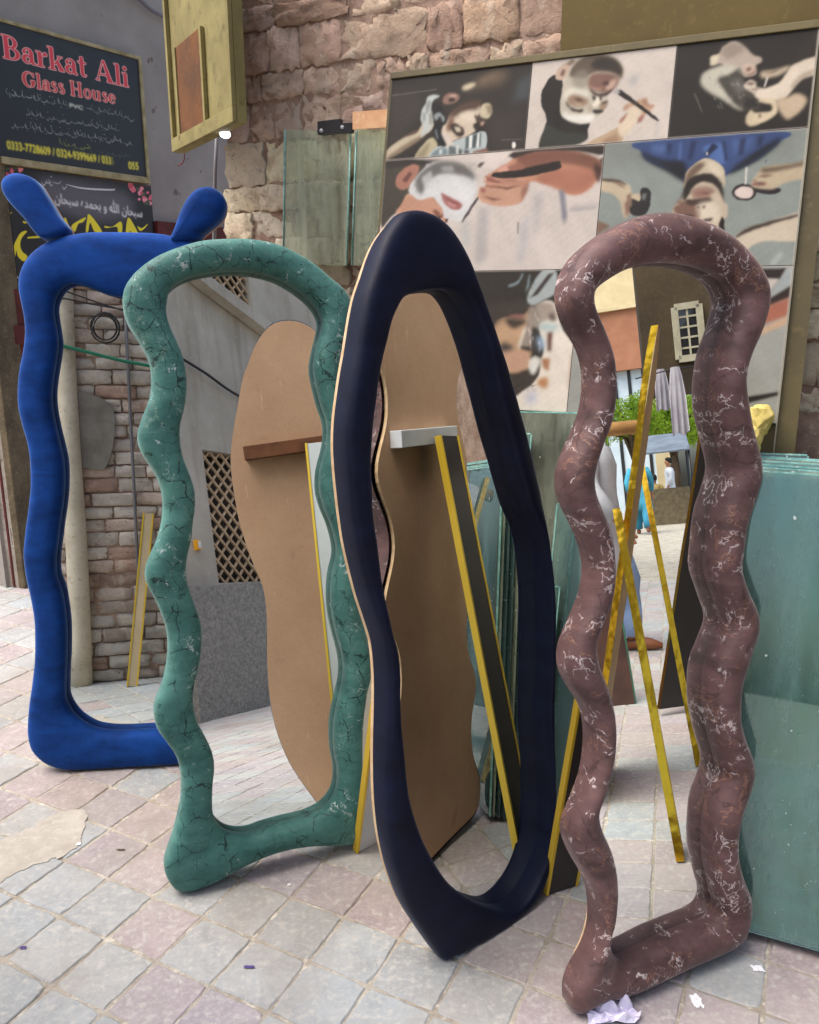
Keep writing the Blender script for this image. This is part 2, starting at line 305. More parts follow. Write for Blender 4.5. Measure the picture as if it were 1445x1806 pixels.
MAUVE_O=[(1173,375),(1137,379),(1101,391),(1065,409),(1029,434.6),(1000,463),(982,497.6),(978,530),(986,562),(1000,587.6),(1015,616),(1024,649),(1025.6,685),(1020,724),(1007.6,760),(991,796),(979.5,829),(978,857.6),(986,886),(1002,919),(1016.6,951),(1024,980),(1026,1007),(1021,1040),(1007,1078),(990,1116),(981,1149),(985.6,1182),(1002,1211),(1021,1244),(1028,1282),(1026,1329),(1016,1377),(1000,1414.6),(989,1443),(990,1471.5),(1007,1509),(1026,1542.6),(1035,1576),(1035,1623),(1023.5,1661),(1002,1699),(992,1727),(992.7,1756),(1004.5,1777),(1021,1789),(1040,1779),(1083,1765),(1130,1749),(1187,1722.7),(1244,1696.6),(1291,1675),(1315,1651.6),(1324.5,1613.7),(1324.5,1580.5),(1312.7,1552),(1303,1519),(1301,1481),(1308,1438),(1322,1395.6),(1330.8,1357.7),(1324.5,1329),(1312.7,1301),(1304.6,1263),(1308,1215.5),(1322,1163),(1334,1125.5),(1338.8,1097),(1331.7,1068.5),(1317.5,1040),(1308,1007),(1308,991),(1312,955),(1321,915),(1333,875.6),(1341.7,843),(1342,814),(1335,785.6),(1326,753),(1319,717),(1314,681),(1315.5,656),(1324.5,623.6),(1339,595),(1351.5,562),(1358,530),(1355,501),(1344,476),(1324.5,447),(1295.7,418),(1259.7,395),(1216.5,379.5)]
MAUVE_I=[(1159,463.5),(1130,467),(1105,476),(1076,494),(1060,512),(1058.8,533.6),(1065,555),(1076,580.5),(1087,609),(1094,638),(1096,674),(1095,710),(1090.5,739),(1078,775),(1067,807),(1060,839.7),(1061.7,868.6),(1072.5,901),(1085,929.7),(1092,958.6),(1094.6,1000),(1094.6,1021),(1087.5,1064),(1073,1101.7),(1063.8,1139.7),(1066,1173),(1080,1211),(1092,1253.5),(1095.6,1301),(1090,1353),(1075.6,1400.6),(1066,1433.7),(1071,1467),(1085,1500),(1096,1538),(1099,1580.7),(1092,1628),(1083,1661),(1080,1682.6),(1116,1668),(1163,1645),(1206,1628),(1240,1613),(1254,1592),(1246,1552),(1236,1495),(1239,1424),(1250,1390),(1260.6,1353),(1250,1305),(1238,1253),(1237,1215),(1239,1177),(1256,1130),(1267.7,1097),(1258,1060),(1241,1010),(1240,985),(1243,962),(1248.8,904),(1263,861),(1272,825),(1263,782),(1250,728),(1249.8,674),(1256,623.6),(1272,573),(1282,532),(1275,508),(1258,488),(1223.8,472),(1187.8,464.7)]


def match_loops(O, I):
    """monotone pairing of an inner loop with an outer loop (dynamic programming), both closed"""
    n, m = len(O), len(I)
    D = ((O[:, None] - I[None]) ** 2).sum(2)
    j0 = int(np.argmin(D[0])); I = np.roll(I, -j0, 0); I = np.vstack([I, I[:1]]); D = ((np.vstack([O, O[:1]])[:, None] - I[None]) ** 2).sum(2)
    n1, m1 = D.shape; Cst = np.full((n1, m1), 1e9); B = np.zeros((n1, m1), int); Cst[0, 0] = 0
    K = 6
    for i in range(1, n1):
        best = np.full(m1, 1e9); arg = np.zeros(m1, int)
        for k in range(K + 1):
            c = np.full(m1, 1e9); c[k:] = Cst[i - 1, :m1 - k] + .0004 * abs(k - m / n) ** 2 * .02
            u = c < best; best[u] = c[u]; arg[u] = k
        Cst[i] = best + D[i]; B[i] = arg
    j = m1 - 1; J = np.zeros(n1)
    for i in range(n1 - 1, -1, -1): J[i] = j; j -= B[i, j]
    J = J[:-1]; lin = np.arange(n) * (m / n); r = J - lin
    for _ in range(10): r = (np.roll(r, 1) + 2 * r + np.roll(r, -1)) / 4
    J = (lin + r) % m
    a = np.floor(J).astype(int); f = (J - a)[:, None]
    return I[a % m] * (1 - f) + I[(a + 1) % m] * f

def cushion(name, pl, O, I, mat, parent, front=.034, back=-.034, p=2.3, n=260, tuck=.012):
    """padded ring between outline O and opening I (s, t coordinates on the plane)"""
    O = smooth_loop(O, n); I = smooth_loop(I, 2 * n)
    O = np.roll(O, -int(np.argmax(O[:, 1])), 0)
    In = match_loops(O, I)
    prof = []
    prof.append((tuck, back))
    for a in np.linspace(-.5, .5, 15) * math.pi:
        s = .5 + .5 * math.copysign(abs(math.sin(a)) ** (2 / p), a); z = front * abs(math.cos(a)) ** (2 / p)
        prof.append((s, z if abs(a) < 1.55 else 0.))
    prof.append((.955, back))
    prof.insert(1, (.003, back * .45)); prof.insert(len(prof) - 1, (1., back * .3)); prof.insert(len(prof) - 1, (.985, back * .75))
    k = len(prof); V = np.zeros((n, k, 3))
    for q, (s, z) in enumerate(prof):
        st = O + s * (In - O); V[:, q] = pl.at(st[:, 0], st[:, 1], z)
    V = V.reshape(-1, 3)
    # the stuffing is never quite even
    nz = value_noise(V, 9, 3) * .0016 + value_noise(V, 22, 5) * .0008
    fr = ((V - pl.P0) @ pl.n) > 0; V = V + (nz * fr)[:, None] * pl.n
    V[:, 2] = np.maximum(V[:, 2], .0015)
    F = [(i * k + q, i * k + q + 1, ((i + 1) % n) * k + q + 1, ((i + 1) % n) * k + q) for i in range(n) for q in range(k - 1)]
    o = mesh(name, V, F, mat, parent, smooth=True)
    bm = bmesh.new(); bm.from_mesh(o.data); bmesh.ops.recalc_face_normals(bm, faces=bm.faces[:])
    c = sum((f.normal.dot(Vector(pl.n)) for f in bm.faces if (Vector(f.calc_center_median()) + root_of(parent) - Vector(pl.P0)).dot(Vector(pl.n)) > .02), 0.)
    if c < 0: bmesh.ops.reverse_faces(bm, faces=bm.faces[:])
    bm.to_mesh(o.data); bm.free(); o.data.polygons.foreach_set('use_smooth', [True] * len(o.data.polygons))
    return o, O, In

def strut_parts(root, top, foot, bdir, width, face_mat, edge_mat, thick=.016):
    """a prop strip from the batten on the back down to the ground, with taped edges"""
    top, foot = np.array(top, float), np.array(foot, float); d = top - foot; L = np.linalg.norm(d); d /= L
    b = np.array(bdir, float); b -= (b @ d) * d; b /= np.linalg.norm(b); nn = np.cross(d, b)
    V, F = box_vf((top + foot) / 2, (b, nn, d), (width / 2 - .004, thick / 2, L / 2)); V[:, 2] = np.maximum(V[:, 2], .001)
    st = mesh('strut', V, F, face_mat, root)
    for s in (-1, 1):
        V, F = box_vf((top + foot) / 2 + s * b * (width / 2 - .002), (b, nn, d), (.004, thick / 2 + .0025, L / 2 + .001)); V[:, 2] = np.maximum(V[:, 2], .001)
        mesh('edge_tape', V, F, edge_mat, st)
    return st

def floor_mirror(label, pl, O, I, mat, back_mat, front, p, bar, bar_mat, strut, ply=False, group='floor mirrors standing in a row'):
    root = thing('floor_mirror', pl.P0, label, 'mirror', group)
    fr, Os, In = cushion('padded_frame', pl, O, I, mat, root, front=front, p=p, tuck=.05 if ply else .012)
    G = Os + .82 * (In - Os)
    gl = smooth_loop(In + .12 * (Os - In), 200)
    prism('mirror_glass', pl.at(gl[:, 0], gl[:, 1], -.030), pl.n, .004, M['mirror'], root)
    bo = smooth_loop(Os + (.07 if ply else .24) * (In - Os), 160)
    L = pl.at(bo[:, 0], bo[:, 1], -.0355); L[:, 2] = np.maximum(L[:, 2], .004)
    bk = prism('back_panel', L, pl.n, .010, back_mat, root)
    bk.data.vertices.foreach_set('co', np.array([(v.co.x, v.co.y, max(v.co.z, .001 - pl.P0[2])) for v in bk.data.vertices]).ravel())
    bk.data.materials.append(M['ply_edge'])
    for q in bk.data.polygons:
        if len(q.vertices) == 4: q.material_index = 1
    (s0, s1, t0) = bar; c = pl.at((s0 + s1) / 2, t0, -.0465 - .02)
    bbox('batten', c, (pl.b, pl.w, pl.n), ((s1 - s0) / 2, .024, .02), bar_mat, root, .002)
    strut_parts(root, pl.at(strut['s'], t0 - .004, -.0895 - .02), strut['foot'], pl.b, strut['w'], strut['face'], strut['edge'])
    return root, Os, In

gy = lambda p: ground([p])[0]
PG = Plane(gy((325, 1574)), R(22.7), R(11.9))
PN = Plane(gy((783, 1690)), R(40.2), R(7.5))
PM = Plane(gy((1018, 1788)), R(23.2), R(7.3))
PB = Plane(gy((110, 1358)), R(6.4), R(6.5))

# blue: the right half, hidden behind the green mirror, repeats the left half
bo, bi = PB.outline(BLUE_O), PB.outline(BLUE_I, True)
sc_ = float(PB.st([(100, 416)])[0, 0] + PB.st([(330, 428)])[0, 0]) / 2
def mirrored(P): 
    P = P[P[:, 0] < sc_ - .02]; Q = P[::-1].copy(); Q[:, 0] = 2 * sc_ - Q[:, 0]; return np.vstack([P, Q])
bo, bi = mirrored(bo), mirrored(bi)
foot = lambda pl, s, d: np.r_[(pl.P0 + s * pl.b - d * np.array([pl.n[0], pl.n[1], 0]) / math.hypot(pl.n[0], pl.n[1]))[:2], 0]
rootB, _, _ = floor_mirror('royal blue velvet floor mirror with two rounded ears on its top', PB, bo, bi, M['blue'], M['mdf'], .036, 3.0,
    (sc_ - .14, sc_ + .14, 1.15), M['wood_bar'], dict(s=sc_, foot=foot(PB, sc_, .5), w=.08, face=M['brown_board'], edge=M['yellow_edge']))
for horn in (HORN_L, HORN_R):
    H_ = smooth_loop(PB.st(horn), 60); c = H_.mean(0); rings = []; prof = [(1., -.034), (1.0, -.012), (.985, .006), (.93, .02), (.82, .03), (.62, .036), (.35, .039), (.0, .04)]
    ax = H_[np.argmax(H_[:, 1])] - H_[[0, -1]].mean(0)
    mid = lambda P: P  # medial axis of the ear
    a0 = H_[[0, -1]].mean(0); axn = ax / np.linalg.norm(ax); pr = ((H_ - a0) @ axn); pr = np.clip(pr, .01, pr.max() - .045); core = a0 + pr[:, None] * axn
    V = np.vstack([PB.at(*(core + s * (H_ - core)).T, z) for s, z in prof]); k = len(H_)
    F = [(q * k + i, q * k + (i + 1) % k, (q + 1) * k + (i + 1) % k, (q + 1) * k + i) for q in range(len(prof) - 1) for i in range(k)]
    o = mesh('ear', V, F, M['blue'], rootB, smooth=True)
    bm = bmesh.new(); bm.from_mesh(o.data); bmesh.ops.recalc_face_normals(bm, faces=bm.faces[:]); bm.to_mesh(o.data); bm.free()
    L = PB.at(H_[:, 0], H_[:, 1], -.0355); prism('ear_back', L, PB.n, .016, M['mdf'], rootB)

rootG, gO, gI = floor_mirror('wavy green marble-print velvet floor mirror standing beside the blue eared one', PG, PG.outline(GREEN_O), PG.outline(GREEN_I, True, .05), M['green'], M['mdf'], .036, 2.2,
    (.12, .40, 1.10), M['wood_bar'], dict(s=.27, foot=foot(PG, .2, .42), w=.08, face=M['grey_board'], edge=M['yellow_edge']))
# navy: batten and prop where the green mirror shows them
nb_n = PN.n; nb_P = PN.P0 - .072 * PN.n
q0 = PG.seen_plane((430, 800), nb_P, nb_n) - PN.P0; q1 = PG.seen_plane((590, 778), nb_P, nb_n) - PN.P0
s_a, s_b, t_a = q0 @ PN.b, q1 @ PN.b, ((q0 + q1) / 2) @ PN.w
st_top = PG.seen_plane((548, 778), nb_P, nb_n) - PN.P0
f0 = gy((627, 1503))
rootN, nO, nI = floor_mirror('navy velvet almond-shaped floor mirror with plain pale plywood edge', PN, PN.outline(NAVY_O), PN.outline(NAVY_I, True, .095), M['navy'], M['mdf'], .034, 3.0,
    (min(s_a, s_b), min(s_a, s_b) + .3, t_a), M['wood_bar'], dict(s=float(st_top @ PN.b) + .03, foot=f0 + .05 * PN.b, w=.1, face=M['grey_board'], edge=M['yellow_edge']), ply=True)
mb_P = PM.P0 - .072 * PM.n
q0 = PN.seen_plane((698, 775), mb_P, PM.n) - PM.P0; q1 = PN.seen_plane((797, 765), mb_P, PM.n) - PM.P0
s_a, s_b, t_a = q0 @ PM.b, q1 @ PM.b, ((q0 + q1) / 2) @ PM.w
st_top = PN.seen_plane((766, 770), mb_P, PM.n) - PM.P0
f1 = gy((961, 1577))
rootM, mO, mI = floor_mirror('wavy mauve marble-print velvet floor mirror in front of stacked glass', PM, PM.outline(MAUVE_O), PM.outline(MAUVE_I, True, .028, .036), M['mauve'], M['mdf'], .042, 2.0,
    (min(s_a, s_b), max(s_a, s_b), t_a), M['white_bar'], dict(s=float(st_top @ PM.b), foot=f1 + .05 * PM.b, w=.1, face=M['dark_board'], edge=M['yellow_edge']))

# ------------------------------------------------------------------ ground and paving
t = NT('sandy_mortar'); P = t.pos(); n1 = t.noise(P, 5, 6, .6); n2 = t.noise(P, 70, 5, .7)
c = t.mix(t.ramp(n1.outputs[0], [(.35, 0.), (.65, 1.)]), srgb(178, 171, 158), srgb(150, 142, 129))
c = t.mix(t.ramp(n2.outputs[0], [(.48, 0.), (.64, .5)]), c, srgb(128, 117, 104))
c = t.mix(t.ramp(t.noise(P, 26, 3, .6).outputs[0], [(.55, 0.), (.66, .85)]), c, srgb(200, 193, 179))
M['mortar'] = t.pbr(c, .95, t.bump(n2.outputs[0], .7, .004), spec=.1)
ground_o = mesh('ground', [(-60, -60, -.0030), (60, -60, -.0030), (60, 60, -.0030), (-60, 60, -.0030)], [(0, 1, 2, 3)], M['mortar']); tag(ground_o, kind='structure')
def tile_mat(name, attr):
    t = NT(name); P = t.pos()
    if attr: base = t.N('ShaderNodeAttribute', attribute_name='tile').outputs['Color']
    else: base = t.N('ShaderNodeObjectInfo').outputs['Color']
    n1 = t.noise(P, 14, 6, .65); n2 = t.noise(P, 75, 5, .7); n3 = t.noise(P, 38, 4, .6); n4 = t.noise(P, 3.2, 4, .6)
    c = t.mix(t.ramp(n1.outputs[0], [(.3, 0.), (.7, 1.)]), t.mix(1., base, (.8, .81, .82), 'MULTIPLY'), t.mix(1., base, (1.12, 1.12, 1.12), 'MULTIPLY'))
    c = t.mix(t.ramp(n2.outputs[0], [(.48, 0.), (.62, .4)]), c, srgb(190, 187, 180))      # worn pale specks
    c = t.mix(t.ramp(n3.outputs[0], [(.54, 0.), (.66, .6)]), c, srgb(196, 192, 183))     # lime splashes
    c = t.mix(t.ramp(n2.outputs[0], [(.25, .6), (.38, 0.)]), c, srgb(120, 116, 110))
    c = t.mix(t.ramp(n4.outputs[0], [(.38, .1), (.66, .55)]), c, srgb(166, 162, 155))         # dust film
    c = t.mix(t.ramp(t.noise(P, 1.1, 5, .65, .4).outputs[0], [(.5, 0.), (.62, .4)]), c, srgb(126, 118, 108))   # old stains
    h = t.math('ADD', t.math('MULTIPLY', n1.outputs[0], .5), t.math('MULTIPLY', n2.outputs[0], .5))
    return t.pbr(c, .72, t.bump(h, .35, .002), spec=.3)
M['tile'] = tile_mat('paving_tile', False); M['tile_far'] = tile_mat('paving_tile_far', True)
TS, TA = .1668, R(-26.6); T0 = np.array([-.245, 1.672]); E1 = np.array([math.cos(TA), math.sin(TA)]); E2 = np.array([-math.sin(TA), math.cos(TA)])
def tile_mesh(seed):
    r = np.random.default_rng(seed); h = TS / 2 - .0034; n = 6; L = []
    for s in range(4):
        for k in range(n):
            u = -h + 2 * h * k / n; p = [(u, -h), (h, u), (-u, h), (-h, -u)][s]
            j = .0016 * r.normal(size=2); 
            if k == 0: j += -np.sign(p) * abs(r.normal()) * .0022
            L.append(np.array(p) + j)
    L = np.array(L); k = len(L); inn = L * .955
    V = np.vstack([np.c_[L, np.full(k, -.012)], np.c_[L, np.full(k, -.0025)], np.c_[inn, np.zeros(k)], [[0, 0, 0]]])
    V[2 * k:3 * k, 2] += .0006 * r.normal(size=k)
    F = [(i, (i + 1) % k, k + (i + 1) % k, k + i) for i in range(k)] + [(k + i, k + (i + 1) % k, 2 * k + (i + 1) % k, 2 * k + i) for i in range(k)] + [(2 * k + i, 2 * k + (i + 1) % k, 3 * k) for i in range(k)]
    return V, F
TV = [tile_mesh(s) for s in range(7)]; TM = []
for V, F in TV:
    me = bpy.data.meshes.new('paving_tile'); me.from_pydata([tuple(v) for v in V], [], F); me.materials.append(M['tile']); me.update(); TM.append(me)
pav = link(bpy.data.objects.new('pavement', None)); tag(pav, kind='structure')
GREY, PINK = srgb(157, 162, 163), srgb(160, 147, 150)
pink_px = [(282, 1629), (287, 1753), (263, 1525), (215, 1470), (590, 1555), (690, 1600), (520, 1530), (215, 1410), (160, 1400), (100, 1390), (60, 1300), (20, 1320), (330, 1440), (920, 1665), (985, 1600), (1000, 1690), (1180, 1780), (1240, 1760), (1350, 1760), (1150, 1400), (780, 1560)]
pink_idx = set()
for p in pink_px:
    g2 = ground([p])[0][:2] - T0; pink_idx.add((math.floor(g2 @ E1 / TS), math.floor(g2 @ E2 / TS)))
cells = []
for i in range(-60, 60):
    for j in range(-60, 60):
        c2 = T0 + E1 * (i + .5) * TS + E2 * (j + .5) * TS
        if not (-4.2 < c2[0] < 7.5 and -4.0 < c2[1] < 6.4): continue
        d = np.array([c2[0], c2[1], 0]) - CAM; z = d @ fw
        vis = z > .2 and -80 < 722.5 + FOC * d[0] / z < 1525 and 903 - FOC * (d @ upv) / z < 1890
        cells.append((0 if vis else 1, math.hypot(c2[0], c2[1] - .9), i, j, c2))
cells.sort(key=lambda q: (q[0], q[1]))
farV, farF, farC = [], [], []
for n_, (v_, d_, i, j, c2) in enumerate(cells):
    r = random.Random(i * 977 + j * 131)
    pr = .16 + (.40 if c2[0] > .2 else 0) + (.40 if (c2[1] > 2.15 and c2[0] < -.3) else 0)
    pink = (i, j) in pink_idx or r.random() < pr * (.5 if -1.0 < c2[0] < .2 and c2[1] < 2.1 else 1.)
    b = r.uniform(.88, 1.08); w = r.uniform(-.02, .02); bc = PINK if pink else GREY
    col = (bc[0] * b + w, bc[1] * b, bc[2] * b - w, 1)
    k = r.randrange(7); rot = r.randrange(4) * math.pi / 2 + r.uniform(-.012, .012) + TA; z = r.uniform(-.0016, .0012)
    if n_ < 300: inst('paving_tile', TM[k], pav, (c2[0], c2[1], z), (r.uniform(-.006, .006), r.uniform(-.006, .006), rot), col)
    else:
        V, F = TV[k]; ca, sa = math.cos(rot), math.sin(rot); o = len(farV) and sum(len(x) for x in farV)
        W = np.c_[V[:, 0] * ca - V[:, 1] * sa + c2[0], V[:, 0] * sa + V[:, 1] * ca + c2[1], V[:, 2] + z]
        farV.append(W); farF.append((F, len(W))); farC.append(np.tile(col, (len(W), 1)))
allF = []; o = 0
for F, k in farF: allF += [tuple(i + o for i in f) for f in F]; o += k
fo = mesh('paving_tiles_beyond', np.vstack(farV), allF, M['tile_far'], pav); tag(fo, kind='stuff')
ca_ = fo.data.color_attributes.new('tile', 'FLOAT_COLOR', 'POINT'); ca_.data.foreach_set('color', np.vstack(farC).astype(np.float32).ravel())

# cement patch with a crack, by the blue mirror
M['cement'] = mottled('cement_patch', srgb(178, 173, 163), srgb(160, 154, 143), 14, .95, .8, .006, 45, srgb(190, 186, 176))
cp = smooth_loop(ground([(-60, 1585), (-60, 1500), (-10, 1488), (45, 1465), (95, 1440), (130, 1428), (152, 1436), (146, 1468), (128, 1500), (85, 1520), (55, 1528), (20, 1545), (-20, 1568)]), 90)
r_ = np.random.default_rng(4); cp[:, :2] += r_.normal(size=(90, 2)) * .004; cp[:, 2] = .0025
cpo = prism('cement_patch', cp, (0, 0, 1), .008, M['cement']); tag(cpo, kind='structure')

# ------------------------------------------------------------------ the back wall of stones and bricks
U = np.array([math.cos(R(-24)), math.sin(R(-24)), 0]); NW = np.array([math.sin(R(-24)), -math.cos(R(-24)), 0]); ZZ = np.array([0, 0, 1.])
PP = Plane((.97, 1.80, 0), R(-24), R(12))                  # poster board, leaning on the wall
WALL = Plane(PP.P0 - .56 * NW, R(-24), 0.)                  # the wall itself, upright
def rubble_mat(name):
    t = NT(name); P = t.pos(); oc = t.N('ShaderNodeObjectInfo').outputs['Color']
    n1 = t.noise(P, 9, 6, .65); n2 = t.noise(P, 38, 7, .75, .6); n3 = t.noise(P, 4, 4, .6, .5); st = t.N('ShaderNodeMapping', i_Vector=P, i_Scale=(22, 22, 7)); n4 = t.noise(st, 1., 4, .6)
    c = t.mix(t.ramp(n1.outputs[0], [(.3, 0.), (.7, 1.)]), t.mix(1., oc, (.74, .72, .7), 'MULTIPLY'), t.mix(1., oc, (1.15, 1.15, 1.15), 'MULTIPLY'))
    c = t.mix(t.ramp(n2.outputs[0], [(.3, .75), (.42, 0.)]), c, srgb(98, 74, 62))
    c = t.mix(t.ramp(n4.outputs[0], [(.56, 0.), (.66, .55)]), c, srgb(206, 192, 172))
    c = t.mix(t.ramp(n3.outputs[0], [(.6, 0.), (.72, .6)]), c, srgb(150, 96, 72))
    h = t.math('ADD', t.math('MULTIPLY', n1.outputs[0], .5), t.math('ADD', t.math('MULTIPLY', n2.outputs[0], .4), t.math('MULTIPLY', n4.outputs[0], .3)))
    return t.pbr(c, .95, t.bump(h, 1., .022), spec=.1)
M['stone'] = rubble_mat('weathered_stone')
M['mortar_wall'] = mottled('crumbling_lime_mortar', srgb(178, 152, 134), srgb(140, 114, 98), 12, .95, .9, .012, 60, srgb(202, 186, 164))
def rough_block(seed, nx=10, ny=7, rough=.10):
    """block of unit size with a worn, rounded face (front is -Y)"""
    r = np.random.default_rng(seed); V = []; F = []
    for j in range(ny):
        for i in range(nx):
            u, v = i / (nx - 1) * 2 - 1, j / (ny - 1) * 2 - 1
            e = max(abs(u) ** 9, abs(v) ** 8); y = -.5 + .3 * e + .16 * math.sin(u * 2.3 + seed) * math.cos(v * 1.7 + 2 * seed) + r.normal() * rough * 1.9 - (.25 if r.random() < .04 else 0) * -1
            du = r.normal() * .26 * rough; dv = r.normal() * .4 * rough
            V.append((u * .5 * (1 - .03 * abs(v) ** 3) + du, y, v * .5 * (1 - .04 * abs(u) ** 3) + dv))
    for j in range(ny - 1):
        for i in range(nx - 1): a = j * nx + i; F.append((a, a + 1, a + nx + 1, a + nx))
    b = [i for i in range(nx)] + [j * nx + nx - 1 for j in range(1, ny)] + [(ny - 1) * nx + i for i in range(nx - 2, -1, -1)] + [j * nx for j in range(ny - 2, 0, -1)]
    k0 = len(V)
    for i in b: V.append((V[i][0], .5, V[i][2]))
    for q in range(len(b)): F.append((b[q], k0 + q, k0 + (q + 1) % len(b), b[(q + 1) % len(b)]))
    me = bpy.data.meshes.new('stone'); me.from_pydata(V, [], F); me.materials.append(M['stone']); me.update()
    bm = bmesh.new(); bm.from_mesh(me); bmesh.ops.recalc_face_normals(bm, faces=bm.faces[:]); bm.to_mesh(me); bm.free(); me.polygons.foreach_set('use_smooth', [True] * len(me.polygons)); return me
SB = [rough_block(s) for s in range(12)]; BB = [rough_block(s + 40, 7, 5, .05) for s in range(8)]
s_left = float(WALL.st([(402, 330)])[0, 0])
wall_root = thing('brick_wall', WALL.P0 + U * s_left, 'old wall of crumbling pinkish stones and bricks behind the mirrors', 'wall')
V, F = box_vf(WALL.at(s_left / 2 + 2.0, 1.6, -.181), (U, ZZ, NW), ((4.0 - s_left) / 2 + .0, 1.6, .17)); mesh('wall_core', V, F, M['mortar_wall'], wall_root)
cnt = 0
z = 1.25; zs = []
while z < 3.0: h = rnd.choice((rnd.uniform(.07, .1), rnd.uniform(.10, .15))); zs.append((z, h)); z += h
for (z, h) in zs:
    s = s_left - rnd.uniform(-.01, .03)
    while s < s_left + 2.0 and cnt < 296:
        w = rnd.choice((rnd.uniform(.08, .14), rnd.uniform(.14, .28))) * (1.1 if z > 2.3 else .85)
        px_low = z < 2.02
        if px_low: bc = srgb(226, 216, 188)
        else: bc = srgb(216, 192, 172) if rnd.random() < .8 else srgb(204, 174, 154)
        b = rnd.uniform(.8, 1.12); col = (bc[0] * b, bc[1] * b * rnd.uniform(.95, 1.03), bc[2] * b * rnd.uniform(.92, 1.05), 1)
        d = rnd.uniform(.016, .026)
        o = inst('stone', rnd.choice(SB), wall_root, WALL.at(s + w / 2, z + h / 2, -.012 + rnd.uniform(-.010, .010)), (rnd.uniform(-.03, .03), rnd.uniform(-.05, .05), R(-24) + rnd.uniform(-.04, .04)), col)
        o.scale = (w * rnd.uniform(.97, 1.02), d, h * rnd.uniform(.94, 1.02)); s += w; cnt += 1

# dark olive board above and beside the posters
M['olive'] = mottled('olive_painted_board', srgb(104, 88, 48), srgb(86, 74, 44), 3, .6, .1, .002, 40, srgb(116, 98, 58))
M['olive2'] = mottled('olive_brown_board', srgb(98, 88, 58), srgb(78, 70, 48), 3, .55, .1, .002, 40, srgb(108, 96, 64))
s_o = float(WALL.st([(990, 60)], .04)[0, 0])
ob = bbox('wall_board', WALL.at(s_o + 1.1, 2.75, .03), (U, ZZ, NW), (1.1, .62, .012), M['olive'], None); tag(ob, 'olive painted board fixed on the wall above the upside-down photo posters', 'board')

# ------------------------------------------------------------------ poster board (its print is made below)
s0p, s1p, t0p, t1p = -1.329, -.147, 1.285, 2.275
poster = thing('poster_board', PP.at((s0p + s1p) / 2, 0.), 'tall leaning board covered with upside-down barber shop photographs', 'poster')
s_r = float(PP.st([(1438, 470)], -.01)[0, 0])
mesh('backing_board', *box_vf(PP.at((s0p + s_r) / 2 - .006, 1.75, -.016), (PP.b, PP.w, PP.n), ((s_r - s0p) / 2 + .006, .549, .012)), M['olive2'], poster)
mesh('lower_board', *box_vf(PP.at((s0p + s_r) / 2 - .006, .6, -.018), (PP.b, PP.w, PP.n), ((s_r - s0p) / 2 + .006, .6, .010)), mottled('pale_board', srgb(196, 196, 184), srgb(178, 178, 166), 4, .7, .1, .002), poster)
bbox('top_strip', PP.at((s0p + s1p) / 2, t1p + .011, .002), (PP.b, PP.w, PP.n), ((s1p - s0p) / 2 + .004, .010, .007), M['olive2'], poster, .002)
M['sign_rim0'] = mottled('tarnished_strip', srgb(150, 146, 130), srgb(120, 116, 100), 9, .6)
bbox('side_strip', PP.at(s1p + .0025, 1.72, .002), (PP.b, PP.w, PP.n), (.0016, .55, .005), M['sign_rim0'], poster)

# ------------------------------------------------------------------ sheets of glass leaning in front of the board
M['glass_teal'] = glass_mat('teal_float_glass', (.84, .965, .95), .085, srgb(164, 206, 204))
M['glass_grey'] = glass_mat('grey_green_glass', (.78, .85, .79), .3, srgb(166, 174, 156))
M['glass_clear'] = glass_mat('clear_green_glass', (.92, .97, .93), .24, srgb(208, 218, 192))
M['glass_rim'] = mottled('glass_sheet_edge', srgb(150, 200, 190), srgb(96, 156, 146), 30, .15, .1, .001, 80, srgb(210, 232, 226), spec=.6)
def sheet(tl, tr, off, label, mat, group=None, s0=None, s1=None, thick=.006, left_rim=True):
    a, b = PP.st([tl], off)[0], PP.st([tr], off)[0]
    sa = a[0] if s0 is None else s0; sb = b[0] if s1 is None else s1
    root = thing('glass_sheet', PP.at((sa + sb) / 2, 0., off), label, 'glass', group)
    t_a, t_b = a[1], b[1]
    L = [PP.at(sa, .004, off), PP.at(sb, .004, off), PP.at(sb, t_b, off), PP.at(sa, t_a, off)]
    L = np.array(L); L[:, 2] = np.maximum(L[:, 2], .004)
    prism('pane', L, PP.n, thick, mat, root)
    e = .0022                                                 # ground edges catch the light
    for (p, q) in ((L[1], L[2]), (L[2], L[3]), (L[3], L[0]))[:3 if left_rim else 2]:
        d = q - p; ln = np.linalg.norm(d); d = d / ln; side = np.cross(d, PP.n)
        V, F = box_vf((p + q) / 2 + side * e - PP.n * thick / 2, (d, side, PP.n), (ln / 2, e * .9, thick / 2)); mesh('rim', V, F, M['glass_rim'], root)
    return root
gl_grp = 'glass sheets leaning in the stack right of the mauve mirror'
right = [((1290, 800), (1424, 804), .030, 'glass_teal', -.262, None), ((1290, 803), (1440, 812), .042, 'glass_teal', -.252, .16), ((1300, 806), (1470, 815), .054, 'glass_clear', -.235, .42),
         ((1300, 812), (1520, 822), .068, 'glass_teal', -.225, .5), ((1300, 818), (1445, 826), .082, 'glass_teal', -.21, .62), ((1310, 824), (1445, 830), .096, 'glass_clear', -.2, .55), ((1310, 830), (1445, 836), .108, 'glass_teal', -.192, .66)]
for k, (a, b, off, mt, sa, sb) in enumerate(right):
    lab = {0: 'rearmost teal glass sheet of the stack, its corner rising above the others', 6: 'dusty front glass sheet of the stack beside the mauve mirror'}.get(k, 'teal float glass sheet inside the stack beside the mauve mirror')
    sheet(a, b, off, lab, M[mt], gl_grp, sa, sb, left_rim=k in (0, 6))
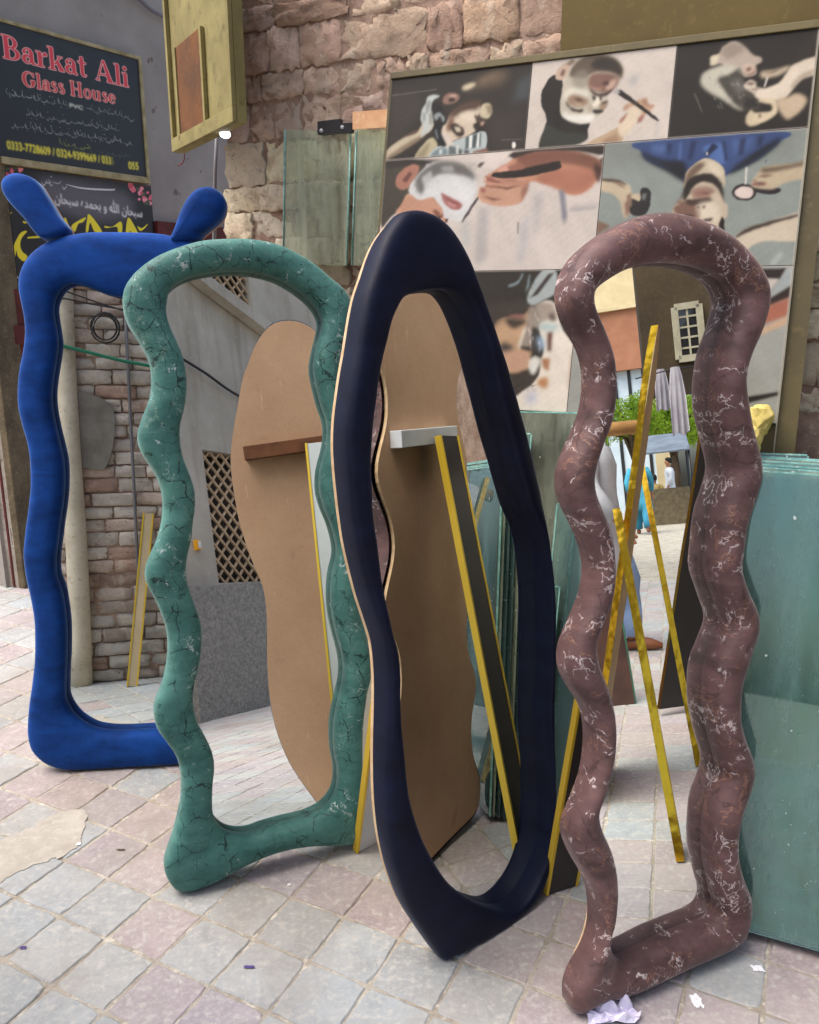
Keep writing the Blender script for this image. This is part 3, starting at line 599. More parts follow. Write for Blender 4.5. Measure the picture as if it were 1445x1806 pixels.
mid = [((884, 727), (1030, 730), .012, 'glass_grey', 'grey-green glass sheet leaning under the close-up shaving photo'), ((868, 768), (936, 766), .034, 'glass_teal', 'narrow teal glass offcut between navy and mauve mirrors, the second tallest there'),
       ((925, 1036), (986, 1036), .060, 'glass_teal', 'short teal glass offcut standing low behind the navy mirror'), ((984, 890), (1060, 884), .050, 'glass_teal', 'teal glass sheet leaning half hidden behind the mauve mirror'),
       ((850, 880), (930, 884), .072, 'glass_clear', 'clear green glass sheet leaning close behind the navy mirror')]
for a, b, off, mt, lab in mid: sheet(a, b, off, lab, M[mt])

# lump of yellow foam on top of the glass stack
fp = PP.hit([(1318, 742), (1322, 728), (1340, 714), (1356, 716), (1365, 728), (1363, 742), (1350, 762), (1342, 784), (1334, 800), (1318, 800)], .05)
V = []; k = 40; fl = smooth_loop(fp, k); c = fl.mean(0)
for s, z in ((1, -.03), (1.04, -.01), (1.0, .012), (.8, .026), (.45, .034), (.02, .036)): V.append(c + s * (fl - c) + z * PP.n)
V = np.vstack(V); V += np.stack([value_noise(V, 38, 2), value_noise(V, 45, 8), value_noise(V, 41, 9)], 1) * .007; nr = 6
F = [(q * k + i, q * k + (i + 1) % k, (q + 1) * k + (i + 1) % k, (q + 1) * k + i) for q in range(nr - 1) for i in range(k)] + [tuple(range(k))]
M['foam'] = mottled('yellow_foam', srgb(214, 198, 120), srgb(190, 172, 96), 24, .9, .6, .006, 80, srgb(228, 216, 150))
fo_ = mesh('foam_chunk', V, F, M['foam'], None); tag(fo_, 'broken lump of yellow foam wedged above the glass stack', 'foam')

# glass door samples against the wall, with hinge and copper plate
def wall_quad(pts, off): return WALL.hit(pts, off)
gd_grp = None
for nm, pts, off, lab in (('glass_door', [(503, 228), (619, 232), (612, 468), (500, 466)], .07, 'clear green glass door panel with a black hinge, on the stone wall'),
                          ('glass_door', [(629, 230), (700, 226), (676, 468), (621, 468)], .075, 'narrow clear green glass panel between hinge and photo posters')):
    L = wall_quad(pts, off); root = thing(nm, L.mean(0) * np.array([1, 1, 0]) + np.array([0, 0, L[:, 2].min()]), lab, 'glass')
    prism('pane', L, NW, .008, M['glass_clear'], root)
    for i in (1, 3):
        p, q = L[i], L[(i + 1) % 4]; tube('rim', [p + NW * .001, q + NW * .001], .003, M['glass_rim'], root, 6)
M['black_metal'] = NT('black_metal').pbr(srgb(38, 38, 40), .4, metal=.2, spec=.5)
M['copper'] = mottled('copper_plate', srgb(214, 158, 118), srgb(228, 184, 140), 20, .45, .1, .001, 50, srgb(236, 206, 168))
hb = thing('door_hinge', wall_quad([(590, 236)], .08)[0], 'black metal glass-door hinge clamped on the glass panel top', 'hinge')
prism('hinge_plate', wall_quad([(560, 214), (600, 209), (600, 217), (620, 216), (620, 233), (560, 237)], .095), NW, .018, M['black_metal'], hb)
for p in ((567, 230), (604, 224)): tube('screw', [wall_quad([p], .0952)[0], wall_quad([p], .099)[0]], .006, M['white_bar'], hb, 10)
cpl = prism('copper_plate', wall_quad([(622, 197), (688, 192), (687, 224), (622, 228)], .10), NW, .01, M['copper']); tag(cpl, 'small copper-coloured metal plate beside the black hinge', 'plate')

# ------------------------------------------------------------------ flat prints: a small painter that colours the points of a fine sheet
class Canvas:
    def __init__(s, s0, s1, t0, t1, res, base):
        s.s0, s.t0, s.res = s0, t0, res; s.W = int(round((s1 - s0) / res)) + 1; s.H = int(round((t1 - t0) / res)) + 1
        s.s1 = s0 + (s.W - 1) * res; s.t1 = t0 + (s.H - 1) * res
        s.A = np.empty((s.H, s.W, 3)); s.A[:] = srgb(*base)
    def xy(s, st): st = np.asarray(st, float); return np.stack([(st[:, 0] - s.s0) / s.res, (st[:, 1] - s.t0) / s.res], 1)
    def mask(s, polys, pad=0, ss=2):
        """coverage of filled outlines (even-odd inside each, signs add or cut)"""
        allp = np.vstack([p for _, p in polys]); x0, y0 = np.floor(allp.min(0)).astype(int) - pad; x1, y1 = np.ceil(allp.max(0)).astype(int) + pad + 1
        x0, y0, x1, y1 = max(x0, 0), max(y0, 0), min(x1, s.W), min(y1, s.H)
        if x1 <= x0 or y1 <= y0: return None
        off = (np.arange(ss) + .5) / ss - .5
        xs = (np.arange(x0, x1)[:, None] + off).ravel(); ys = (np.arange(y0, y1)[:, None] + off).ravel(); m = np.zeros((len(ys), len(xs)), bool)
        for sg, p in polys:
            q = np.roll(p, -1, 0); ins = np.zeros_like(m)
            for (ax, ay), (bx, by) in zip(p, q):
                if ay == by: continue
                c = (ys > min(ay, by)) & (ys <= max(ay, by)); 
                if not c.any(): continue
                xi = ax + (ys[c] - ay) / (by - ay) * (bx - ax); ins[c] ^= xs[None] < xi[:, None]
            m = (m | ins) if sg > 0 else (m & ~ins)
        m = m.reshape(y1 - y0, ss, x1 - x0, ss).mean((1, 3)); return (x0, y0, x1, y1), m
    @staticmethod
    def blur(m, r):
        r = int(round(r))
        if r < 1: return m
        for _ in range(2):
            for ax in (0, 1):
                k = 2 * r + 1; p = np.pad(m, [(r + 1, r) if a == ax else (0, 0) for a in (0, 1)], mode='constant'); c = np.cumsum(p, ax)
                m = (np.take(c, range(k, c.shape[ax]), ax) - np.take(c, range(0, c.shape[ax] - k), ax)) / k
        return m
    def put(s, bx, m, col, alpha=1.):
        x0, y0, x1, y1 = bx; a = (m * alpha)[..., None]; s.A[y0:y1, x0:x1] = s.A[y0:y1, x0:x1] * (1 - a) + np.array(srgb(*col)) * a
    def fill(s, st, col, blur=0., alpha=1., rnd_=True, clip=None, shade=False):
        p = s.xy(st)
        if rnd_ and len(p) > 4: p = smooth_loop(p, max(24, 5 * len(p)))
        if shade and len(p) > 20: q3 = np.c_[p, np.zeros(len(p))]; p = p + np.stack([value_noise(q3, .11, 5), value_noise(q3, .13, 6)], 1) * min(.9, .04 * np.ptp(p, 0).min())
        r = blur / s.res; mm = s.mask([(1, p)], int(2 * r) + 2)
        if mm is None: return
        bx, m = mm; m = s.blur(m, r)
        if clip is not None:
            c0, c1 = s.xy(clip); x0, y0, x1, y1 = bx
            xs = np.arange(x0, x1); ys = np.arange(y0, y1); m = m * ((xs >= c0[0]) & (xs <= c1[0]))[None] * ((ys >= c0[1]) & (ys <= c1[1]))[:, None]
        s.put(bx, m, col, alpha)
    def sheet(s, name, pl, off, mat, parent, rect=None):
        i0, j0, i1, j1 = 0, 0, s.W - 1, s.H - 1
        if rect: 
            i0 = max(0, int(round((rect[0] - s.s0) / s.res))); i1 = min(s.W - 1, int(round((rect[1] - s.s0) / s.res))); j0 = max(0, int(round((rect[2] - s.t0) / s.res))); j1 = min(s.H - 1, int(round((rect[3] - s.t0) / s.res)))
        I, J = np.meshgrid(np.arange(i0, i1 + 1), np.arange(j0, j1 + 1)); w, h = I.shape[1], I.shape[0]
        V = pl.at(s.s0 + I.ravel() * s.res, s.t0 + J.ravel() * s.res, off) - np.array(root_of(parent))
        a = (np.arange(h - 1)[:, None] * w + np.arange(w - 1)[None]).ravel(); Q = np.stack([a, a + 1, a + w + 1, a + w], 1)
        me = bpy.data.meshes.new(name); me.vertices.add(len(V)); me.vertices.foreach_set('co', V.astype(np.float32).ravel())
        me.loops.add(Q.size); me.loops.foreach_set('vertex_index', Q.ravel().astype(np.int32)); me.polygons.add(len(Q))
        me.polygons.foreach_set('loop_start', np.arange(0, Q.size, 4, dtype=np.int32)); me.polygons.foreach_set('loop_total', np.full(len(Q), 4, np.int32))
        me.update(calc_edges=True); ca = me.color_attributes.new('print', 'FLOAT_COLOR', 'POINT')
        C4 = np.ones((h * w, 4), np.float32); C4[:, :3] = s.A[j0:j1 + 1, i0:i1 + 1].reshape(-1, 3); ca.data.foreach_set('color', C4.ravel())
        me.materials.append(mat); o = link(bpy.data.objects.new(name, me)); o.parent = parent; return o
Ept = lambda cx, cy_, rx, ry, a0=0, a1=360: [(cx + rx * math.cos(R(a)), cy_ + ry * math.sin(R(a))) for a in np.linspace(a0, a1, 28)]
def print_mat(name, gain, rough, spec=.4):
    t = NT(name); P = t.pos(); a = t.N('ShaderNodeAttribute', attribute_name='print').outputs['Color']
    c = t.mix(1., a, (gain, gain, gain), 'MULTIPLY'); n = t.noise(P, 5, 5, .65)
    c = t.mix(t.ramp(n.outputs[0], [(.55, 0.), (.85, .05)]), c, srgb(150, 138, 112)); return t.pbr(c, rough, spec=spec)

# --- the barber shop photographs
M['photo_print'] = print_mat('printed_photo', .74, .55, .2)
PC = Canvas(s0p, s1p, t0p, t1p, .0018, (205, 192, 178))
Z = {1: (670, 100, .19377), 2: (920, 80, .19377), 3: (1170, 50, .1903), 4: (660, 250, .28374), 5: (1045, 225, .27682), 6: (820, 460, .15504), 7: (1290, 380, .2437), 9: (660, 40, .54325), 10: (925, 70, .2806), 11: (680, 80, .2755), 12: (1045, 220, .408), 13: (660, 250, .41837)}
panels = {1: (s0p, -.886, 2.032, t1p), 2: (-.884, -.489, 2.032, t1p), 3: (-.487, s1p, 2.032, t1p), 4: (s0p, -.656, 1.688, 2.030), 5: (-.654, s1p, 1.688, 2.030), 6: (s0p, -.692, t0p, 1.686), 7: (-.690, s1p, t0p, 1.686)}
def pp(k, pts, col, blur=0., alpha=1., z=None, bs=.0010):
    ox, oy, sc = Z[z or k]; st = PP.st([(ox + x * sc, oy + y * sc) for x, y in pts], .004); r = panels[k]
    PC.fill(st, col, blur * bs, alpha, clip=[(r[0], r[2]), (r[1], r[3])], shade=blur < 6)
def pbase(k, col): r = panels[k]; PC.fill([(r[0] - .01, r[2] - .01), (r[1] + .01, r[2] - .01), (r[1] + .01, r[3] + .01), (r[0] - .01, r[3] + .01)], col, rnd_=False, clip=[(r[0], r[2]), (r[1], r[3])])
for k, c in ((1, (66, 58, 48)), (2, (208, 194, 178)), (3, (60, 52, 41)), (4, (208, 195, 182)), (5, (148, 158, 148)), (6, (72, 65, 52)), (7, (166, 168, 158))): pbase(k, c)
pp(3, [(440, 345), (450, 260), (520, 230), (560, 170), (660, 112), (760, 170), (820, 240), (900, 270), (912, 312), (860, 340), (862, 420), (790, 450), (720, 422), (700, 360), (620, 420), (540, 330)], (188, 170, 148), 2)
pp(3, [(350, 500), (370, 420), (450, 370), (560, 340), (700, 360), (720, 422), (600, 440), (560, 520), (640, 650), (752, 752), (680, 742), (560, 660), (430, 590)], (196, 190, 166), 3); pp(3, [(540, 200), (640, 130), (760, 180), (700, 240), (580, 280)], (150, 132, 112), 5, .7)
pp(3, [(500, 470), (620, 420), (710, 370), (740, 450), (780, 560), (880, 650), (892, 740), (760, 745), (660, 690), (590, 600)], (92, 85, 72), 4); pp(3, [(620, 480), (720, 470), (760, 580), (690, 610)], (122, 118, 108), 6); pp(3, [(740, 640), (870, 650), (880, 735), (760, 735)], (60, 54, 44), 4)
pp(3, [(750, 405), (850, 350), (856, 412), (790, 442)], (162, 122, 88), 2); pp(3, [(440, 265), (520, 240), (500, 320), (445, 340)], (214, 198, 160), 2)
pp(3, [(750, 520), (800, 480), (860, 500), (862, 542), (960, 552), (1060, 510), (1130, 440), (1200, 340), (1445, 260), (1425, 412), (1300, 460), (1200, 560), (1120, 652), (900, 662), (840, 600), (770, 560)], (216, 199, 172), 1); pp(3, [(1200, 560), (1300, 460), (1425, 412), (1400, 380), (1280, 420), (1180, 540)], (160, 140, 112), 4, .7)
pp(3, [(910, 400), (1040, 385), (1180, 340), (1130, 402), (1040, 442), (920, 457)], (198, 178, 140), 3)
pp(3, [(765, 832), (815, 748), (848, 775), (1000, 770), (1000, 702), (890, 682), (898, 655), (1042, 655), (1052, 782), (960, 852), (810, 908)], (214, 194, 150), 2); pp(3, [(885, 795), (905, 792), (908, 825), (890, 828)], (90, 62, 50), 2)
pp(3, [(1050, 660), (1150, 640), (1250, 600), (1335, 680), (1172, 842), (1090, 782)], (203, 178, 138), 3); pp(3, [(960, 450), (976, 450), (946, 540), (934, 540)], (216, 206, 190)); pp(3, [(284, 600), (296, 600), (366, 776), (356, 776)], (122, 114, 100))
pp(4, [(40, 520), (70, 110), (250, 110), (330, 130), (260, 240), (210, 340), (160, 420), (100, 470)], (90, 82, 68), 2); pp(4, [(70, 105), (420, 112), (330, 142), (70, 165)], (72, 64, 52), 3)
pp(4, [(210, 320), (300, 360), (360, 340), (450, 480), (360, 540), (140, 460), (180, 380)], (214, 158, 114), 2); pp(4, [(135, 240), (170, 180), (240, 142), (278, 160), (252, 232), (200, 292), (148, 282)], (194, 128, 88), 1); pp(4, [(170, 230), (220, 180), (240, 190), (190, 260)], (150, 88, 62), 3)
pp(4, [(212, 300), (250, 230), (330, 150), (420, 118), (540, 140), (620, 200), (637, 280), (602, 400), (552, 492), (440, 470), (400, 400), (360, 340), (300, 382), (240, 330)], (206, 206, 202), 1)
pp(4, [(250, 250), (330, 160), (420, 118), (540, 140), (625, 215), (540, 200), (420, 190), (330, 260), (290, 330)], (134, 132, 124), 5, .85); pp(4, [(420, 150), (540, 150), (600, 200), (520, 190)], (104, 98, 92), 5, .7)
pp(4, [(414, 320), (470, 345), (547, 385), (530, 417), (480, 417), (430, 375)], (200, 108, 98), 1); pp(4, [(425, 335), (480, 370), (535, 398), (480, 385)], (164, 74, 70), 1); pp(4, [(355, 440), (390, 418), (432, 450), (410, 482), (370, 466)], (148, 84, 55), 1); pp(4, [(384, 450), (416, 455), (406, 478), (388, 470)], (58, 44, 40)); pp(4, [(440, 480), (461, 475), (456, 502), (442, 502)], (120, 60, 45)); pp(4, [(358, 340), (372, 350), (410, 425), (396, 420)], (150, 90, 60), 1)
pp(4, [(640, 345), (647, 356), (556, 497), (545, 490), (600, 400)], (94, 80, 80))
pp(4, [(680, 232), (740, 182), (830, 130), (900, 80), (1000, 60), (1250, 60), (1400, 110), (1422, 160), (1380, 242), (1300, 317), (1220, 327), (1140, 292), (1060, 262), (965, 250), (940, 330), (910, 377), (780, 400), (660, 362), (653, 300), (700, 270)], (208, 143, 94), 1)
pp(4, [(668, 300), (740, 290), (900, 290), (922, 340), (880, 380), (780, 397), (664, 362)], (224, 170, 126), 2); pp(4, [(688, 228), (740, 210), (900, 222), (950, 240), (880, 282), (720, 262)], (214, 154, 114), 2); pp(4, [(690, 268), (790, 288), (890, 276), (800, 300), (720, 290)], (146, 78, 50), 2); pp(4, [(680, 328), (770, 350), (760, 360), (690, 342)], (170, 104, 72), 1); pp(4, [(760, 180), (830, 140), (870, 150), (820, 185)], (222, 160, 130), 2)
pp(4, [(880, 90), (1060, 60), (1250, 60), (1400, 110), (1412, 180), (1300, 130), (1100, 112), (960, 140)], (134, 80, 48), 6); pp(4, [(1150, 190), (1350, 150), (1385, 230), (1290, 312), (1200, 300)], (206, 124, 64), 8, .9); pp(4, [(980, 225), (1140, 180), (1170, 240), (1060, 258)], (170, 104, 62), 6, .8)
pp(4, [(744, 195), (900, 180), (1130, 120), (1157, 135), (1150, 172), (1000, 206), (860, 227), (744, 211)], (66, 55, 44)); pp(4, [(868, 105), (880, 60), (1440, 20), (1430, 82), (1250, 58), (1000, 66)], (68, 54, 42), 1); pp(4, [(1400, 110), (1440, 80), (1430, 190), (1418, 165)], (110, 90, 76), 2)
pp(4, [(1150, 300), (1182, 320), (1197, 470), (1180, 520), (1180, 420)], (146, 146, 154), 4, .8); pp(4, [(650, 420), (700, 420), (690, 720), (645, 720)], (186, 176, 170), 8, .7); pp(4, [(990, 330), (1060, 300), (1030, 500), (985, 640)], (184, 178, 174), 8, .7); pp(4, [(890, 500), (902, 500), (899, 570), (889, 570)], (146, 132, 118)); pp(4, [(540, 500), (580, 480), (600, 640), (550, 640)], (184, 188, 182), 8, .7); pp(4, [(1220, 400), (1400, 380), (1390, 400), (1230, 420)], (186, 178, 172), 4, .7)
pp(4, [(640, 152), (700, 60), (830, 80), (750, 172)], (216, 201, 188), 1); pp(4, [(638, 152), (660, 128), (692, 124), (660, 162)], (98, 80, 70), 1); pp(4, [(560, 130), (640, 120), (630, 190), (600, 170)], (196, 186, 172), 2)
pp(5, [(60, 100), (1420, 10), (1400, 150), (900, 200), (300, 200), (60, 210)], (130, 134, 122), 30, .8)
pp(5, [(303, 90), (1212, 30), (1190, 92), (1100, 172), (980, 242), (860, 292), (842, 345), (830, 300), (740, 190), (660, 220), (600, 290), (587, 365), (560, 312), (460, 262), (350, 212), (310, 150)], (38, 86, 150), 1)
pp(5, [(312, 165), (460, 200), (600, 220), (592, 345), (560, 308), (400, 242)], (44, 47, 54), 6); pp(5, [(850, 292), (980, 180), (1172, 80), (1192, 92), (1090, 182), (980, 244)], (40, 45, 55), 5); pp(5, [(880, 80), (960, 70), (950, 160), (900, 200)], (34, 60, 104), 6, .8)
for q in ([(760, 90), (802, 110), (742, 182), (722, 182)], [(640, 120), (700, 100), (662, 182)], [(480, 110), (520, 105), (500, 180)], [(1000, 80), (1060, 60), (1040, 150)]): pp(5, q, (28, 56, 104), 3)
pp(5, [(780, 130), (862, 140), (852, 262), (802, 200)], (46, 120, 186), 4); pp(5, [(380, 110), (470, 105), (450, 170), (390, 170)], (52, 108, 170), 6, .8); pp(5, [(727, 150), (739, 150), (737, 170), (728, 170)], (204, 204, 184))
pp(5, [(590, 372), (600, 290), (670, 215), (740, 190), (800, 220), (842, 282), (836, 382), (800, 422), (640, 422)], (198, 182, 148), 1); pp(5, [(590, 372), (600, 290), (680, 225), (732, 230), (660, 302)], (136, 106, 78), 4)
pp(5, [(550, 472), (600, 430), (640, 440), (660, 400), (720, 370), (790, 390), (832, 440), (837, 560), (822, 645), (560, 605), (518, 540), (530, 495)], (204, 184, 150), 1)
pp(5, [(550, 462), (640, 440), (702, 482), (672, 520), (642, 585), (560, 575), (535, 500)], (146, 102, 72), 5); pp(5, [(582, 402), (640, 320), (720, 293), (792, 320), (832, 390), (832, 462), (800, 380), (700, 368), (642, 442), (570, 452)], (74, 60, 46), 4)
pp(5, [(620, 460), (720, 458), (782, 430), (772, 462), (700, 482), (640, 492)], (108, 74, 54), 3); pp(5, [(658, 425), (760, 420), (742, 446), (680, 450)], (190, 140, 114), 2); pp(5, [(699, 500), (726, 500), (722, 516), (702, 514)], (88, 58, 44), 1); pp(5, [(700, 580), (772, 574), (762, 602), (710, 596)], (108, 80, 64), 2)
pp(5, [(836, 480), (862, 490), (862, 560), (836, 592)], (206, 186, 152), 1); pp(5, [(798, 632), (835, 580), (842, 660)], (58, 46, 40), 1); pp(5, [(516, 520), (535, 492), (556, 500), (550, 545), (520, 545)], (140, 96, 72), 1)
pp(5, [(58, 325), (170, 335), (240, 370), (250, 420), (302, 420), (302, 472), (250, 492), (242, 540), (210, 582), (190, 540), (180, 480), (130, 420), (58, 402)], (200, 180, 142), 1); pp(5, [(58, 322), (170, 332), (225, 370), (170, 352), (58, 338)], (86, 72, 58), 1); pp(5, [(205, 480), (240, 450), (250, 520), (215, 575)], (150, 104, 78), 3)
pp(5, [(248, 450), (302, 470), (310, 385), (372, 408), (347, 548), (243, 548)], (60, 56, 53)); pp(5, [(320, 420), (346, 420), (336, 462), (315, 456)], (122, 128, 122), 1); pp(5, [(28, 588), (118, 625), (20, 690)], (148, 114, 84), 1)
pp(5, Ept(968, 412, 79, 54), (70, 55, 56)); pp(5, Ept(968, 413, 60, 38), (216, 196, 182)); pp(5, [(1040, 380), (1192, 384), (1192, 412), (1130, 427), (1050, 412)], (60, 46, 50))
pp(5, [(1012, 372), (1020, 340), (1080, 260), (1180, 235), (1290, 230), (1402, 186), (1392, 312), (1300, 332), (1200, 362), (1150, 392), (1060, 387)], (194, 174, 134), 1); pp(5, [(1080, 258), (1290, 228), (1402, 184), (1392, 232), (1250, 262), (1100, 292)], (126, 102, 74), 4); pp(5, [(1018, 350), (1107, 345), (1107, 370), (1018, 372)], (162, 108, 84), 2)
pp(5, [(978, 250), (989, 250), (981, 360), (972, 360)], (216, 211, 196)); pp(5, [(903, 708), (960, 655), (1100, 605), (1350, 542), (1342, 712), (1100, 722), (1000, 762), (970, 800)], (205, 188, 158), 1); pp(5, [(903, 708), (960, 653), (1100, 602), (1350, 541), (1350, 552), (1110, 626), (980, 672)], (88, 70, 56), 1); pp(5, [(1130, 860), (1200, 790), (1220, 800), (1160, 880)], (186, 192, 184), 4, .6)
pp(6, [(860, 480), (1030, 480), (1100, 760), (1300, 1100), (1320, 1760), (500, 1760), (560, 1560), (720, 1440), (840, 1300), (870, 1100), (900, 1000), (840, 720)], (226, 216, 196), 2)
pp(6, [(330, 740), (440, 640), (660, 620), (740, 540), (765, 1040), (720, 1255), (500, 1290), (380, 1000)], (204, 164, 110), 2); pp(6, [(100, 560), (420, 480), (720, 450), (690, 620), (430, 645), (330, 750), (100, 760)], (84, 74, 62), 10)
pp(6, [(500, 630), (580, 608), (672, 620), (662, 656), (520, 652)], (164, 108, 90), 4); pp(6, [(455, 660), (600, 658), (722, 680), (640, 742), (540, 772)], (88, 73, 60), 6); pp(6, [(385, 980), (450, 925), (565, 990), (500, 1034), (400, 1034)], (84, 79, 74), 8); pp(6, [(430, 1060), (742, 1020), (722, 1242), (500, 1275)], (206, 160, 120), 10)
pp(6, [(800, 490), (1010, 490), (1042, 682), (960, 662), (860, 702)], (174, 159, 140), 6); pp(6, [(960, 600), (1020, 590), (1040, 690), (960, 670)], (110, 88, 74), 6); pp(6, [(620, 962), (680, 800), (740, 520), (800, 538), (862, 600), (852, 762), (762, 762), (752, 1012), (700, 1002)], (164, 149, 130), 3); pp(6, [(608, 972), (660, 800), (702, 758), (652, 902), (632, 1002)], (222, 212, 192), 3); pp(6, [(738, 800), (757, 800), (757, 1002), (744, 1002)], (226, 216, 202), 2)
pp(6, [(628, 968), (752, 978), (752, 1034), (640, 1004)], (68, 54, 48), 4); pp(6, [(760, 800), (832, 860), (862, 980), (862, 1084), (760, 1052), (748, 960)], (84, 77, 72), 6); pp(6, [(738, 1092), (800, 1028), (872, 1080), (790, 1154)], (58, 54, 50), 3)
pp(6, [(830, 740), (900, 708), (1062, 730), (1052, 792), (900, 792)], (170, 196, 192), 7); pp(6, [(818, 880), (880, 848), (922, 980), (862, 1022)], (148, 184, 210), 7); pp(6, [(938, 820), (1002, 800), (982, 1034), (940, 1022)], (128, 74, 46), 4); pp(6, [(868, 1110), (972, 1108), (952, 1264), (890, 1212)], (190, 130, 52), 4); pp(6, [(818, 1392), (870, 1330), (947, 1330), (932, 1452), (860, 1432)], (202, 140, 46), 5); pp(6, [(1204, 1060), (1232, 1060), (1196, 1462), (1170, 1462)], (214, 174, 120), 4)
pp(6, [(470, 1290), (600, 1270), (742, 1218), (822, 1198), (832, 1262), (760, 1402), (640, 1484), (540, 1530)], (84, 74, 62), 4); pp(6, [(738, 1140), (790, 1088), (862, 1120), (832, 1222), (770, 1294), (730, 1222)], (216, 216, 202), 3); pp(6, [(700, 1500), (800, 1458), (834, 1602), (690, 1644)], (184, 190, 206), 10)
pp(6, [(708, 412), (870, 120), (1040, 120), (1040, 350), (900, 442), (770, 504)], (170, 180, 176), 2); pp(6, [(743, 422), (950, 150), (1020, 130), (832, 382)], (84, 67, 66), 2); pp(6, [(488, 282), (600, 230), (650, 148), (667, 148), (620, 242), (540, 294)], (138, 158, 160), 2); pp(6, [(688, 372), (730, 158), (747, 158), (737, 282)], (130, 150, 150), 2); pp(6, [(1235, 1300), (1300, 1300), (1300, 1720), (1228, 1720)], (176, 184, 190), 1)
pp(7, [(150, 385), (402, 380), (352, 462), (200, 450)], (68, 54, 44), 1); pp(7, [(278, 594), (400, 388), (482, 384), (467, 482)], (164, 172, 169), 1); pp(7, [(248, 460), (342, 460), (270, 554)], (206, 190, 176), 2); pp(7, [(270, 606), (467, 485), (452, 582), (280, 655)], (73, 54, 42), 2); pp(7, [(200, 680), (452, 582), (422, 722), (200, 800)], (190, 108, 54), 4); pp(7, [(200, 830), (422, 720), (412, 782), (200, 870)], (210, 170, 120), 3); pp(7, [(60, 1320), (342, 1275), (342, 1302), (60, 1375)], (58, 50, 41), 2)
def strands(k, n, seed, box, ang, length, cols, wid=1.6, alpha=.55, z=9):
    """fine hair-like or fold-like strokes inside a photograph"""
    r = random.Random(seed)
    for _ in range(n):
        x, y = r.uniform(box[0], box[2]), r.uniform(box[1], box[3]); a = R(ang + r.uniform(-16, 16)); L = length * r.uniform(.5, 1.3); dx, dy = math.cos(a) * L, math.sin(a) * L; w = wid * r.uniform(.5, 1.3); bx_, by_ = -math.sin(a) * w, math.cos(a) * w; cv = r.uniform(-.15, .15) * L
        pp(k, [(x, y), (x + dx * .5 + bx_ + cv * .3, y + dy * .5 + by_ + cv), (x + dx, y + dy), (x + dx * .5 - bx_ + cv * .3, y + dy * .5 - by_ + cv)], r.choice(cols), 0, alpha, z)
def p9(k, pts, col, blur=0., alpha=1.): pp(k, pts, col, blur, alpha, 9)
# third photograph: strands of hair, fingers
strands(3, 40, 5, (1080, 150, 1200, 265), 50, 20, [(210, 204, 186), (70, 62, 52), (120, 112, 98)], 1.1)
strands(3, 24, 6, (1150, 190, 1240, 280), 40, 22, [(50, 44, 38), (128, 122, 112)], 1.2)
for q in ([(1205, 198), (1222, 190), (1240, 198), (1224, 204)], [(1210, 212), (1240, 214), (1262, 210), (1238, 220)], [(1262, 165), (1290, 158), (1318, 150), (1296, 164)]): p9(3, q, (140, 112, 90), 1)
p9(3, [(1196, 140), (1214, 130), (1232, 136), (1236, 152), (1216, 166), (1200, 160)], (204, 178, 150), 1); p9(3, [(1206, 150), (1220, 142), (1228, 150), (1214, 160)], (140, 96, 72), 1)
# fourth: lather, fingers and razor
strands(4, 60, 7, (118, 455, 320, 520), 25, 14, [(150, 148, 142), (112, 108, 102), (220, 220, 216)], 1.2, .5)
strands(4, 30, 8, (128, 500, 200, 570), 80, 14, [(186, 186, 182), (226, 226, 222), (150, 146, 140)], 1.2, .6)
p9(4, [(217, 553), (232, 556), (262, 572), (284, 590), (270, 606), (246, 604), (226, 584)], (190, 110, 100)); p9(4, [(222, 560), (248, 578), (280, 594), (262, 594), (236, 580)], (150, 66, 64), 1)
for q in ([(360, 505), (395, 512), (450, 508), (468, 514), (430, 522), (385, 518)], [(345, 545), (385, 548), (420, 556), (385, 556)], [(372, 530), (440, 540), (486, 528), (440, 546)], [(430, 470), (470, 462), (486, 470), (456, 478)]): p9(4, q, (142, 78, 52), 1)
p9(4, [(344, 548), (356, 544), (360, 554), (350, 560)], (236, 200, 170)); p9(4, [(356, 504), (368, 498), (372, 508), (360, 512)], (236, 200, 170))
p9(4, [(384, 490), (450, 478), (560, 452), (600, 450), (606, 462), (590, 474), (500, 492), (440, 504), (388, 502)], (58, 48, 40)); p9(4, [(400, 488), (560, 460), (590, 456), (560, 466), (420, 494)], (98, 84, 70))
strands(4, 40, 9, (470, 425, 735, 540), 15, 22, [(176, 108, 66), (222, 150, 100), (150, 90, 54)], 1.6, .35)
# fifth: face, shirt folds
strands(5, 46, 10, (880, 375, 1290, 440), 105, 30, [(24, 56, 110), (58, 122, 190), (40, 96, 164)], 2.6, .6)
for q in ([(820, 560), (834, 552), (838, 590), (826, 606)], [(770, 512), (800, 520), (820, 540), (796, 530)]): p9(5, q, (150, 118, 90), 1)
for q in ([(1240, 500), (1270, 492), (1300, 496), (1268, 502)], [(1236, 520), (1256, 516), (1272, 524), (1250, 528)], [(1228, 512), (1240, 508), (1244, 518)]): p9(5, q, (136, 100, 76), 1)
# sixth: strands and light on the close-up
strands(6, 30, 11, (380, 820, 500, 930), 60, 30, [(60, 54, 46), (104, 92, 74)], 2., .5); strands(6, 24, 12, (495, 930, 545, 1130), 80, 26, [(214, 206, 190), (120, 106, 92), (236, 232, 220)], 1.8, .5); strands(6, 30, 13, (430, 1150, 520, 1200), -20, 18, [(60, 52, 44), (112, 98, 82)], 1.4, .6)

